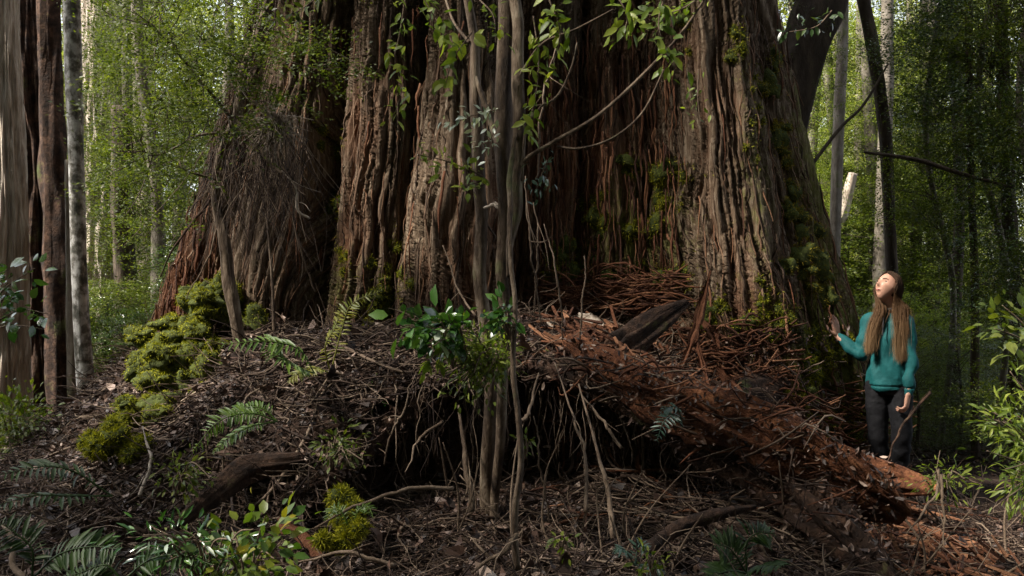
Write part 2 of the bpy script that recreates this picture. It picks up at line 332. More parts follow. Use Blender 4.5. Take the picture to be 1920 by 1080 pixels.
for i, z in enumerate(zz):      # each ring is re-sampled by its own arc length so groove walls stay dense
    R0 = trunk_R(thf, np.full_like(thf, z)); R0 = np.convolve(np.concatenate([R0[-30:-1], R0, R0[1:30]]), kk, 'valid')
    pxy = np.stack([R0 * np.sin(thf), -R0 * np.cos(thf)], -1)
    sg = np.linalg.norm(np.diff(pxy, axis=0), axis=1); wt = np.where(np.abs(thf[1:]) < 2.1, 1.0, .12)
    S = np.concatenate([[0], np.cumsum(sg * wt)]); A = np.concatenate([[0], np.cumsum(sg)])
    q = np.linspace(0, S[-1], NT, endpoint=False)
    TH[i] = np.interp(q, S, thf); RR[i] = np.interp(TH[i], thf, R0); SU[i] = np.interp(q, S, A)
# bark runs along each column: map angles at every height onto the angles at breast height
zi = int(np.argmin(np.abs(zz - 1.5)))
def lobe_ang(z): return np.array([-pi] + [float(np.arctan2(np.interp(z, ZK, l[0]) - CX, -(np.interp(z, ZK, l[1]) - CY))) for l in LOBES[:8]] + [pi])
aref = lobe_ang(1.5)
R1 = np.interp(thf, TH[zi], RR[zi]); p1 = np.stack([R1 * np.sin(thf), -R1 * np.cos(thf)], -1); A1 = np.concatenate([[0], np.cumsum(np.linalg.norm(np.diff(p1, axis=0), axis=1))])
for i, z in enumerate(zz): SU[i] = np.interp(np.interp(TH[i], lobe_ang(z), aref), thf, A1)
ZZ = np.broadcast_to(zz[:, None], TH.shape)
px_, py_ = CX + RR * np.sin(TH), CY - RR * np.cos(TH)
TP = np.stack([px_, py_, ZZ], -1)
du = np.roll(TP, -2, 1) - np.roll(TP, 2, 1); dv = np.gradient(TP, axis=0)
TN = unit(np.cross(du, dv))
wu = SU + .06 * fbm(SU * 1.3, ZZ * .8, 0, 41, 3) + .016 * fbm(SU * 2.5, ZZ * 5.5, 0, 42, 2)
def groove(n): return np.minimum(np.abs(n) * 2.6, 1) ** .7
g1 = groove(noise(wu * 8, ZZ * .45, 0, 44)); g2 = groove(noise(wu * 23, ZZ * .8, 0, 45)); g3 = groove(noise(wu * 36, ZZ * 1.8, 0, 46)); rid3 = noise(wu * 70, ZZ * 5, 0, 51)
brk = noise(wu * 14, ZZ * 9, 0, 47); scal = noise(wu * 4.5, ZZ * 13 + 2 * noise(SU * 2, ZZ, 0, 49), 0, 53) * sstep(-.2, .6, noise(SU * .9, ZZ * .5, 0, 50))
disp = .050 * (g1 - .7) + .064 * (g2 - .7) + .026 * (g3 - .7) + .005 * rid3 + .005 * brk + .035 * fbm(SU * 1.1, ZZ * .9, 0, 48, 2) + .006 * scal
TP = TP + TN * disp[..., None]
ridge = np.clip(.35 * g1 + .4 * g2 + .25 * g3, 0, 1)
PXs = 960 + TP[..., 0] / TP[..., 1] * FP; PYs = 540 - (TP[..., 2] - CZ) / TP[..., 1] * FP
def blob(px, py, cx, cy, rx, ry): return np.exp(-(((px - cx) / rx) ** 2 + ((py - cy) / ry) ** 2))
front = (TP[..., 1] < 9)
# bark turning red where the outer layer has peeled, and moss film, as places on the trunk (metres)
X_, Z_ = TP[..., 0], TP[..., 2]
def spot(cx, cz, rx, rz): return np.exp(-(((X_ - cx) / rx) ** 2 + ((Z_ - cz) / rz) ** 2)) * front
red = .9 * spot(-2.6, 1.6, .5, .8) + .55 * spot(.35, 2.3, .55, 1.3) + .45 * spot(-.4, 1.3, .35, .6) + .45 * spot(-1.05, 2.3, .25, .9) + .5 * spot(1.7, 1.3, .35, .5) + .35 * spot(.9, 2.9, .5, .8) + .5 * spot(1.6, .8, .6, .3)
mossA = .62 * spot(2.3, .9, .5, .6) + .42 * spot(2.35, 2.6, .3, 1.6) + .34 * spot(-1.25, 1.6, .25, .5) + .2 * spot(-.8, 1.5, .15, .6) + .5 * spot(.95, 2.0, .4, .6) + .3 * spot(1.75, 2.4, .2, 1.2) + .25 * spot(-2.0, 1.2, .4, .4) + .2 * spot(.3, 1.6, .4, .3)
giant = thing('giant_tree', 'huge ancient tree with fused columns of furrowed stringy bark rising from the mound', 'tree', (CX, CY, 0))
gl = (CX, CY, 0)
def lpart(mb, name, m, parent=giant, **k):
    # parts are modelled in world metres and re-based on the parent's origin
    o = mb.build(name, m, None, **k); o.parent = parent; o.location = -parent.location; return o
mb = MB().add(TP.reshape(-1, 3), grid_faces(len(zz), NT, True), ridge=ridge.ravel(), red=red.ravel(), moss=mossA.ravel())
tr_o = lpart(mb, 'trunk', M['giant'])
# visible-surface lookup: which point of trunk or ground stands behind a photo pixel
BN = 5
gxp = np.full((1080 // BN, 1920 // BN), 1e9); pos_b = np.zeros(gxp.shape + (3,)); nor_b = np.zeros(gxp.shape + (3,)); ist_b = np.zeros(gxp.shape, bool)
def feed(Pt, Nn, is_tr):
    Pt = Pt.reshape(-1, 3); Nn = Nn.reshape(-1, 3)
    ok = Pt[:, 1] > 2; Pt = Pt[ok]; Nn = Nn[ok]
    u = 960 + Pt[:, 0] / Pt[:, 1] * FP; v = 540 - (Pt[:, 2] - CZ) / Pt[:, 1] * FP
    ok = (u >= 0) & (u < 1920) & (v >= 0) & (v < 1080) & (Pt[:, 1] < 12); Pt, Nn, u, v = Pt[ok], Nn[ok], u[ok], v[ok]
    idx = np.argsort(-Pt[:, 1]); Pt, Nn, u, v = Pt[idx], Nn[idx], u[idx], v[idx]
    a, b = (v // BN).astype(int), (u // BN).astype(int)
    d = np.full(gxp.shape, 1e9); pp = np.zeros(pos_b.shape); nn = np.zeros(pos_b.shape)
    d[a, b] = Pt[:, 1]; pp[a, b] = Pt; nn[a, b] = Nn
    s = d < gxp; gxp[s] = d[s]; pos_b[s] = pp[s]; nor_b[s] = nn[s]; ist_b[s] = is_tr
feed(TP, TN, True)
GN = unit(np.cross(np.gradient(G, axis=1), np.gradient(G, axis=0))); GN[GN[..., 2] < 0] *= 1
feed(G, GN, False)
def pick(px, py):
    px = np.atleast_1d(px); py = np.atleast_1d(py)
    a = np.clip((py // BN).astype(int), 0, gxp.shape[0] - 1); b = np.clip((px // BN).astype(int), 0, gxp.shape[1] - 1)
    return pos_b[a, b], nor_b[a, b], gxp[a, b] < 1e8, ist_b[a, b]
def pk(px, py, off=0.0):
    p, n, ok, t = pick(px, py); return p[0] + n[0] * off if ok[0] else P(px, py, 7.5)
# ------------------------------------------------------------------ moss on the trunk and on the root flare
def blades(mb, pos, nor, n, L, g=rng, droop=.5, wid=1.0):
    i = g.integers(0, len(pos), n); p = pos[i] + g.normal(size=(n, 3)) * .006
    d = unit(nor[i] + .65 * g.normal(size=(n, 3)) + np.array([0, 0, -droop]))
    s = L * g.uniform(.5, 1.3, n); S3 = np.stack([s, np.maximum(s * wid, .012), s], -1)
    instances(mb, T_BLADE * np.array([1, 2.2, 1]), F_BLADE, p, d, rdir(n, g=g), S3)
def lump(mb, c, r, seed=0, nu=28, nv=18, amp=.28, col=None):
    th = np.linspace(0, 2 * pi, nu, endpoint=False); ph = np.linspace(.02, pi - .02, nv)
    T, Ph = np.meshgrid(th, ph); d = np.stack([np.sin(Ph) * np.cos(T), np.sin(Ph) * np.sin(T), np.cos(Ph)], -1)
    k = 1 + amp * fbm(d[..., 0] * 1.6 + seed, d[..., 1] * 1.6, d[..., 2] * 1.6, seed, 4)
    v = np.asarray(c) + d * k[..., None] * np.asarray(r)
    mb.add(v.reshape(-1, 3), grid_faces(nv, nu, True)); return v.reshape(-1, 3), unit(d.reshape(-1, 3) / np.asarray(r))
def trunk_moss(px, py, rx, ry, thick, n, mat='moss', label=None, base=True):
    g = np.random.default_rng(int(px * 7 + py))
    rx *= 1.35; ry *= 1.35; n = int(n * 2.4); q = int(max(160, rx * ry / 5)); a = g.normal(size=(q, 2)) * .5; thick *= (1.05 if 1030 < px < 1300 else 1.25 if mat == 'goldmoss' else .7)
    p, nn, ok, it = pick(px + a[:, 0] * rx, py + a[:, 1] * ry); p, nn = p[ok], nn[ok]
    if len(p) < 4: return
    u = noise(p[:, 0] * 5, p[:, 2] * 5, 0, 61) > -.25; p, nn = p[u], nn[u]
    mb = MB(); P0, N0 = [p], [nn]
    for k in range(max(2, int(len(p) / 30)) if base else 0):
        i = g.integers(len(p)); r = thick * g.uniform(.5, 1.2)
        v, vn = lump(mb, p[i] - nn[i] * r * .25 - np.array([0, 0, r * .2]), (r * g.uniform(.8, 1.7), r * .9, r * g.uniform(.8, 1.5)), seed=k + int(px), nu=18, nv=12, amp=.5)
        P0.append(v); N0.append(vn)
    if base: o = lpart(mb, 'moss_patch', M['mossbase'])
    mb2 = MB(); blades(mb2, np.concatenate(P0), np.concatenate(N0), n, .022, g); mb2.kindstuff = 1
    if base:
        b = mb2.build('moss_blades', M[mat]); b.parent = o; tag(b, None, None, None, None)
    else: o = lpart(mb2, 'moss_patch', M[mat])
    o['kind'] = 'stuff'
    if label: o['label'] = label
for a in [(1215, 325, 60, 22, .06, 2600, 'moss', 'moss cushion high on the recessed middle column'), (1190, 365, 40, 16, .04, 1000), (1215, 400, 55, 22, .06, 2400), (1170, 405, 30, 14, .04, 800),
          (1235, 520, 50, 22, .05, 1600), (1060, 500, 45, 40, .04, 1500), (1120, 380, 30, 30, .04, 700), (1350, 590, 40, 35, .06, 1500), (1385, 90, 18, 40, .05, 900),
          (1500, 640, 60, 70, .05, 3800), (1540, 720, 60, 70, .06, 4200), (1580, 770, 40, 50, .06, 2600), (1460, 690, 40, 60, .04, 2000), (1600, 720, 25, 60, .05, 1500), (1420, 560, 25, 50, .03, 700),
          (720, 550, 30, 35, .05, 1300), (690, 560, 30, 30, .05, 1300), (630, 275, 14, 22, .05, 500), (625, 390, 12, 22, .05, 400), (745, 490, 14, 45, .03, 600), (640, 470, 14, 50, .03, 500),
          (1290, 60, 12, 60, .03, 300), (1480, 330, 10, 60, .04, 900, 'goldmoss'), (1462, 230, 10, 40, .05, 800, 'goldmoss'), (1445, 150, 10, 40, .05, 700, 'goldmoss'), (1500, 430, 12, 50, .05, 1000, 'goldmoss'),
          (1520, 490, 14, 40, .05, 1000, 'goldmoss'), (1540, 560, 14, 45, .05, 1000, 'goldmoss'), (1420, 200, 12, 90, .02, 400), (480, 610, 25, 20, .05, 700), (1250, 545, 40, 8, .03, 600), (1100, 470, 30, 40, .04, 700)]:
    trunk_moss(*a)
# mossy buttress root at the left: overlapping cushions stepping down to the litter
mr = thing('mossy_root', 'buttress root at left foot of the giant tree thickly covered in bright green moss', 'tree root', P(335, 700, 6.9))
def mpart(mb, name, m, parent, **k):
    o = mb.build(name, m, None, **k); o.parent = parent; off = parent.location.copy() if parent.parent is None else None
    if off is not None: o.location = -off
    return o
PA, NA = [], []
mb = MB()
gm = np.random.default_rng(404)
CORE = [(410, 545, 7.4, .16), (395, 580, 7.35, .18), (370, 600, 7.3, .16), (350, 630, 7.2, .17), (320, 650, 7.15, .16), (300, 690, 7.05, .15), (340, 690, 7.0, .15), (375, 650, 7.1, .13), (330, 720, 6.85, .13), (400, 700, 6.85, .11), (290, 735, 6.8, .12), (360, 755, 6.65, .12), (320, 770, 6.6, .12), (270, 765, 6.65, .10), (390, 745, 6.7, .09), (430, 600, 7.3, .10), (245, 780, 6.5, .07), (420, 640, 7.1, .08)]
for i, (px, py, Y, r) in enumerate(CORE):
    for q in range(5):
        c = P(px, py, Y - .15) + gm.normal(size=3) * r * np.array([.75, .4, .6]); rr = r * gm.uniform(.35, .8)
        v, n = lump(mb, c, (rr * gm.uniform(.7, 1.3), rr, rr * gm.uniform(.5, 1.1)), seed=i * 3 + q * 50, nu=34, nv=22, amp=.55); PA.append(v); NA.append(n)
base = mpart(mb, 'moss_cushion', M['mossbase'], mr)
PA, NA = np.concatenate(PA), np.concatenate(NA); ok = (NA[:, 2] > -.5) & (fbm(PA[:, 0] * 5, PA[:, 1] * 5, PA[:, 2] * 5, 9, 2) > -.45); mb = MB(); blades(mb, PA[ok], NA[ok], 90000, .019, droop=.7)
b = mb.build('moss_blades', M['moss']); b.parent = base
for (px, py, Y, s, lab) in [(225, 825, 5.9, .10, 'small mossy hummock on the left slope below the mossy root'), (265, 850, 5.8, .08, 'tiny pale green moss tuft beside the dark earth scrape'), (660, 950, 4.9, .09, 'green moss tuft in the dark hollow under the roots'), (185, 838, 5.9, .09, 'yellowish moss lump at the left end of the mossy hummocks'), (640, 1010, 4.6, .06, 'shaded moss tuft at the bottom of the dark hollow')]:
    t = thing('moss_clump', lab, 'moss', P(px, py, Y)); mb = MB(); g = np.random.default_rng(int(px)); PP, NN = [], []
    for k in range(6):
        v, n = lump(mb, P(px, py, Y) + g.normal(size=3) * s * np.array([.6, .5, .35]), (s * .6, s * .6, s * .45), seed=k + int(px), nu=18, nv=12, amp=.4); PP.append(v); NN.append(n)
    o = mpart(mb, 'cushion', M['mossbase'], t); mb = MB(); blades(mb, np.concatenate(PP), np.concatenate(NN), 5000, .026); q = mb.build('moss_blades', M['moss']); q.parent = o
# ------------------------------------------------------------------ roots, logs and torn bark
def px_path(pts): return np.array([P(*p) for p in pts])
def log(name, pts, rad, m, label, cat, sides=30, n=90, bark=.30, flat=.8, seed=0, parent=None, ends=None):
    p = px_path(pts); loc = p[len(p) // 2]
    mb = MB(); tube(mb, p, rad, sides, flat=flat, n=n, bark=bark, seed=seed)
    if parent is not None: return lpart(mb, name, m, parent)
    o = mb.build(name, m, None, loc=loc); tag(o, label, cat); return o
R = lambda *a, **k: log(*a, parent=giant, cat=None, label=None, **k)
def root(pts, rad, m='darkwood', seed=0, **k): return log('root', pts, rad, M[m], None, None, seed=seed, parent=giant, **k)
root([(960, 700, 6.2), (1060, 705, 5.95), (1160, 745, 5.8), (1260, 800, 5.65), (1370, 850, 5.5), (1470, 915, 5.3), (1540, 975, 5.0), (1620, 1050, 4.7), (1680, 1110, 4.4)], [.04, .06, .07, .08, .08, .09, .09, .08, .06], seed=3, bark=.7, sides=44, n=220)
root([(900, 720, 6.1), (840, 735, 5.95), (760, 775, 5.8), (700, 820, 5.65), (640, 880, 5.4), (560, 930, 5.2)], [.03, .05, .06, .06, .05, .03], seed=4)
root([(640, 845, 5.7), (560, 865, 5.4), (470, 880, 5.3), (400, 930, 5.0), (330, 985, 4.8)], [.03, .05, .06, .05, .03], seed=5)
root([(1450, 730, 7.0), (1380, 760, 6.6), (1300, 790, 6.2)], [.16, .12, .06], seed=6)
root([(560, 660, 7.2), (500, 720, 6.7), (430, 770, 6.3), (380, 830, 5.9)], [.14, .10, .07, .03], seed=7)
root([(1000, 640, 7.0), (940, 690, 6.4), (860, 740, 6.0)], [.12, .09, .05], seed=8)
log('fallen_log', [(640, 745, 6.35), (690, 712, 6.5), (735, 682, 6.65), (775, 655, 6.85)], [.06, .085, .08, .05], M['redwood'], 'short brown rotten log lying on the litter left of the leafy bush', 'log', seed=11, bark=.4)
log('fallen_log', [(1120, 690, 6.25), (1180, 645, 6.3), (1240, 600, 6.45), (1290, 566, 6.6)], [.04, .08, .07, .02], M['darkwood'], 'dark splintered log jutting over the black gap below the red debris', 'log', seed=12, bark=.75, sides=60, n=160)
log('rotten_log', [(1060, 640, 6.05), (1140, 690, 5.8), (1240, 738, 5.6), (1345, 785, 5.4), (1450, 832, 5.25), (1550, 875, 5.15), (1640, 925, 5.1), (1700, 965, 5.1)], [.03, .08, .11, .12, .12, .10, .08, .03], M['redwood'], 'long rust red rotten log crumbling along top of the big diagonal root', 'log', seed=13, bark=.75, sides=64, n=240)
log('rotten_log', [(1560, 862, 6.35), (1620, 880, 6.25), (1690, 897, 6.15), (1760, 915, 6.0)], [.05, .075, .07, .03], M['redwood'], 'red broken log end lying in front of the hiker\'s feet', 'log', seed=14, bark=.5)
log('rotten_log', [(1060, 640, 6.35), (1100, 670, 6.25), (1150, 705, 6.15), (1180, 730, 6.1)], [.05, .08, .08, .03], M['redwood'], 'hollow brown log piece right of the twin saplings', 'log', seed=15, bark=.5)
log('fallen_branch', [(1180, 1060, 4.5), (1270, 990, 4.7), (1340, 965, 4.8), (1415, 950, 4.95)], [.02, .032, .03, .012], M['darkwood'], 'thick dark crooked branch on the ground below the black hollow', 'branch', sides=12, seed=16, flat=1)
def slab(pts, wid, thick, m, label, name='bark_slab', cat='bark', seed=0, parent=None, nrm=(0, -1, .2)):
    p = spline(px_path(pts), 40); L = len(p); g = np.random.default_rng(seed)
    t = unit(np.gradient(p, axis=0)); b = unit(np.cross(np.broadcast_to(nrm, p.shape), t)); nn = np.cross(t, b)
    K = 9; s = np.linspace(-1, 1, K); W = np.interp(np.linspace(0, 1, L), np.linspace(0, 1, len(wid)), wid)
    u = np.linspace(0, 1, L)
    rows = []
    for sgn in (1, -1):
        hh = fbm(s[None] * 3.5, u[:, None] * 2.5, 0, seed + 9, 3) * thick * 1.0
        ww = s[None] * W[:, None] * (1 + .35 * fbm(u * 9, 0, 0, seed, 3)[:, None])
        off = (hh + sgn * thick * (1 - np.abs(s[None]) ** 3) * .5) + (s[None] ** 2) * W[:, None] * .35
        rows.append(p[:, None] + ww[..., None] * b[:, None] + off[..., None] * nn[:, None])
    v = np.concatenate([rows[0], rows[1][:, ::-1]], 1)
    mb = MB(); mb.add(v.reshape(-1, 3), [grid_faces(L, 2 * K, True)])
    if parent is not None: return lpart(mb, name, m, parent)
    o = mb.build(name, m, loc=p[0]); return tag(o, label, cat)
RS = M['redstrip']
slab([(1332, 508, 6.55), (1315, 575, 6.5), (1300, 630, 6.4), (1275, 700, 6.3)], [.006, .022, .036, .028, .016], .014, RS, 'tall pointed orange brown bark splinter standing before the right column', seed=1)
slab([(1305, 640, 6.4), (1318, 690, 6.3), (1328, 745, 6.2)], [.012, .022, .016], .014, RS, 'smaller orange bark splinter leaning below the tall pointed one', seed=2)
slab([(1315, 600, 6.6), (1335, 625, 6.5), (1350, 655, 6.45)], [.014, .034, .014], .016, RS, 'short red bark chunk right of the tall pointed splinter', seed=3)
slab([(1370, 750, 6.5), (1440, 800, 6.3), (1510, 845, 6.15), (1590, 880, 6.0)], [.03, .045, .04, .015], .02, RS, 'long straight red bark strip slanting down toward the hiker', seed=4)
slab([(1340, 690, 6.6), (1390, 740, 6.45), (1440, 775, 6.4)], [.03, .04, .015], .02, RS, 'red strip of bark lying above the long slanting strip', seed=5)
slab([(1600, 850, 6.5), (1660, 880, 6.3), (1740, 905, 6.1)], [.02, .035, .015], .02, RS, 'thin red bark strip beside the hiker\'s feet', seed=6)
slab([(1030, 600, 6.6), (1050, 640, 6.45), (1058, 690, 6.3)], [.02, .035, .02], .012, M['palestick'], 'pale curled bark piece right of the paired sapling stems', seed=7)
slab([(1085, 590, 6.7), (1120, 610, 6.6), (1150, 650, 6.5)], [.02, .04, .02], .014, M['palestick'], 'pale torn bark scrap below the red fibre heap', seed=8)
slab([(1400, 850, 5.75), (1402, 895, 5.7), (1404, 940, 5.65)], [.014, .016, .008], .01, RS, 'thin red bark strip hanging over the black hollow', seed=9)
slab([(1500, 600, 7.2), (1480, 650, 7.1), (1455, 700, 7.0)], [.02, .04, .02], .02, RS, 'bark tongue at foot of the right column', seed=10)
slab([(520, 980, 4.8), (560, 1000, 4.7), (600, 1045, 4.6)], [.03, .03, .02], .012, RS, 'orange bark piece beside the glossy leaved bush', seed=12)
g = np.random.default_rng(5)
# hanging peeled bark on the trunk (parts of the tree), more of it in the red recess
def peel(px, py, ln, wd, seed):
    p0 = pk(px, py, .03)
    if p0[1] > 8.6: return
    g = np.random.default_rng(seed); k = 7; sway = np.cumsum(g.normal(size=(k, 3)) * np.array([.008, .006, 0]), 0)
    pts = p0 + sway + np.stack([0 * np.arange(k), -.03 * np.sin(np.linspace(0, 3, k)), -np.linspace(0, ln, k)], -1)
    return pts, wd
fib = MB()
for i in range(560):
    if i < 320: px, py = g.uniform(965, 1275), g.uniform(60, 520)
    elif i < 480: px, py = g.uniform(290, 420), g.uniform(350, 640)
    else: px, py = g.uniform(430, 1550), g.uniform(0, 600)
    if not pick(px, py)[3][0] or px < 300: continue
    r = peel(px, py, g.uniform(.12, .5), g.uniform(.003, .010), i)
    if r: tube(fib, r[0], [r[1], r[1] * 1.4, r[1] * .3], 4, flat=.3, n=8, spin=g.uniform(0, 3))
o = lpart(fib, 'peeling_bark', RS); o['kind'] = 'stuff'
# long stringy strips of bark lying along the trunk's surface
g = np.random.default_rng(6); bs = MB(); fr = np.where((PYs > -60) & (PYs < 760) & (TP[..., 1] < 8.9) & (TN[..., 1] < .25))
for q in range(1900):
    k = g.integers(len(fr[0])); i, j = fr[0][k], fr[1][k]; ln = int(g.uniform(14, 95)); rows = np.linspace(i, max(0, i - ln), 9).astype(int)
    su_ = SU[i, j]; cols = np.array([np.searchsorted(SU[r_], su_) for r_ in rows]); cols = np.clip(cols + np.cumsum(g.normal(size=9) * .9).astype(int), 0, NT - 1); u = np.linspace(0, 1, 9); lift = .004 + g.uniform(.004, .035) * (np.abs(2 * u - 1) ** 3 if g.random() < .7 else u ** 3)
    pts = TP[rows, cols] + TN[rows, cols] * lift[:, None]; w_ = g.uniform(.003, .010)
    tube(bs, pts, [w_ * .3, w_, w_, w_ * .3], 4, flat=.22, n=16, caps=False)
o = lpart(bs, 'bark_strips', M['barkstrip']); o['kind'] = 'stuff'
# heap of red fibres lying at the foot of the recess
def heap(px0, px1, py0, py1, n, ln, rad, m, name, label, cat, tilt=.3, dirx=None, seed=0, lift=.05, pick_ground=True):
    g = np.random.default_rng(seed); mb = MB()
    for i in range(n):
        px, py = g.uniform(px0, px1), g.uniform(py0, py1)
        p0 = pk(px, py, .0) + np.array([0, -.02, g.uniform(0, lift)])
        a = g.normal(dirx[0], dirx[1]) if dirx else g.uniform(0, pi); l = g.uniform(.4, 1) * ln
        d = np.array([cos(a), sin(a) * .7 - .2, g.normal() * tilt]); c = g.normal(size=3) * l * .15
        pts = np.array([p0 - d * l / 2, p0 + c, p0 + d * l / 2]); tube(mb, pts, [rad * .5, rad * g.uniform(.6, 1.4), rad * .3], 4, n=7, flat=g.uniform(.4, 1))
    return tag(mb.build(name, m), label, None, None, 'stuff')
heap(1030, 1290, 535, 590, 420, .5, .007, RS, 'fallen_bark_fibres', 'heap of rust red bark fibres at the foot of the recessed column', 'bark', dirx=(0.1, .35), lift=.10)
heap(1230, 1480, 620, 800, 420, .4, .009, RS, 'fallen_bark_fibres', 'tangle of red bark shreds below the right column', 'bark', dirx=(2.5, .5), lift=.10, seed=1)
heap(1230, 1700, 760, 900, 420, .35, .008, RS, 'fallen_bark_fibres', 'red splinters strewn along the big diagonal root', 'bark', dirx=(2.9, .35), lift=.12, seed=2)
heap(560, 960, 640, 800, 450, .4, .005, M['twig'], 'fallen_twigs', 'grey twigs spilling over the lip left of the saplings', 'twigs', dirx=(.4, .5), lift=.06, seed=3)
# debris caught on top of the roots: let the lookup see them
bpy.context.view_layer.update()
for o in [o for o in COL.objects if o.name.split('.')[0] in ('root', 'rotten_log')]:
    c_ = np.zeros(len(o.data.vertices) * 3, np.float32); o.data.vertices.foreach_get('co', c_); n_ = np.zeros_like(c_); o.data.vertices.foreach_get('normal', n_)
    off = np.array(o.location) + (np.array(o.parent.location) if o.parent else 0)
    n_ = n_.reshape(-1, 3); feed(c_.reshape(-1, 3) + off, n_, False)
heap(960, 1560, 690, 960, 260, .4, .006, M['twig'], 'fallen_twigs', 'twigs and needles piled on the big diagonal root', 'twigs', dirx=(2.6, .6), lift=.05, seed=21)
heap(1000, 1650, 700, 1000, 160, .35, .008, RS, 'fallen_bark_fibres', 'bark shreds piled on the big diagonal root', 'bark', dirx=(2.6, .4), lift=.05, seed=22)
g = np.random.default_rng(23); q = 9000; p_, n_, ok_, it_ = pick(g.uniform(560, 1680, q), g.uniform(620, 1060, q)); p_, n_ = p_[ok_], n_[ok_]; mb = MB()
instances(mb, T_LIT, F_LIT, p_ + n_ * g.uniform(0, .03, (len(p_), 1)), rdir(len(p_), g=g), unit(np.array([0, -.3, 1]) + g.normal(size=(len(p_), 3)) * .6), .038 * g.uniform(.4, 1.6, len(p_)))
tag(mb.build('leaf_litter', M['litter'], smooth=False), 'dead leaves caught on roots and logs', None, None, 'stuff')
# ------------------------------------------------------------------ leaf litter, twigs, hanging rootlets
g = np.random.default_rng(8)
def gpts(n, x0, x1, y0, y1, g=g):
    x = g.uniform(x0, x1, n); y = g.uniform(y0, y1, n); p = ground(x, y)
    px = ground(x + .03, y) - p; py = ground(x, y + .03) - p; nn = unit(np.cross(px, py)); return p, nn
mb = MB()
for (n, x0, x1, y0, y1, sc) in [(36000, -3.6, 3.2, 4.0, 8.0, .045), (9000, -5.5, 5, 8, 13, .06), (9000, -2.2, .4, 5.2, 7.0, .04)]:
    p, nn = gpts(n, x0, x1, y0, y1); instances(mb, T_LIT, F_LIT, p + nn * g.uniform(.002, .03, (n, 1)), unit(rdir(n, g=g) * np.array([1, 1, .45])), unit(nn + .7 * g.normal(size=(n, 3))), sc * g.uniform(.5, 1.6, n))
n = 2600; p, nn = gpts(n, -3.6, 3.0, 4.0, 7.8); instances(mb, T_LIT * np.array([1, 1.5, 1.4]), F_LIT, p + nn * g.uniform(.01, .05, (n, 1)), unit(rdir(n, g=g) * np.array([1, 1, .6])), unit(nn + .8 * g.normal(size=(n, 3))), .085 * g.uniform(.5, 1.5, n))
tag(mb.build('leaf_litter', M['litter'], smooth=False), 'brown and grey dead leaves carpeting the mound', None, None, 'stuff')
mb = MB()
for (n, x0, x1, y0, y1, sc) in [(15000, -3.6, 3.4, 4.0, 8.0, .22), (3500, -5.5, 6, 8, 13, .35)]:
    p, nn = gpts(n, x0, x1, y0, y1); L = sc * g.uniform(.3, 1.7, n)
    instances(mb, T_TWIG, F_TWIG, p + nn * g.uniform(.0, .05, (n, 1)), unit(rdir(n, g=g) * np.array([1, 1, .3])) + nn * .08, unit(nn + .8 * g.normal(size=(n, 3))), np.stack([L, np.clip(L, .12, .3) * g.uniform(.7, 1.7, n), np.clip(L, .12, .3)], -1))
tag(mb.build('twig_litter', M['twig']), 'fine dead twigs scattered over the mound and forest floor', None, None, 'stuff')
mb = MB()
x = g.uniform(-1.5, 1.75, 900)
for xx in x:
    y0 = ysc(xx) + .3 + g.uniform(-.08, .25); p0 = ground(xx, y0); ln = g.uniform(.1, .65) * min(1, .3 + p0[2] - .2)
    k = 6; pts = p0 + np.cumsum(g.normal(size=(k, 3)) * np.array([.03, .03, 0]), 0) + np.stack([0 * np.arange(k), -.10 * np.linspace(0, 1, k) * g.uniform(.3, 1.3), .02 - np.linspace(0, ln, k)], -1)
    tube(mb, pts, [g.uniform(.002, .007), .003, .001], 4, n=10)
tag(mb.build('hanging_rootlets', M['twig']), 'thin rootlets hanging from the undercut edge of the mound', None, None, 'stuff')
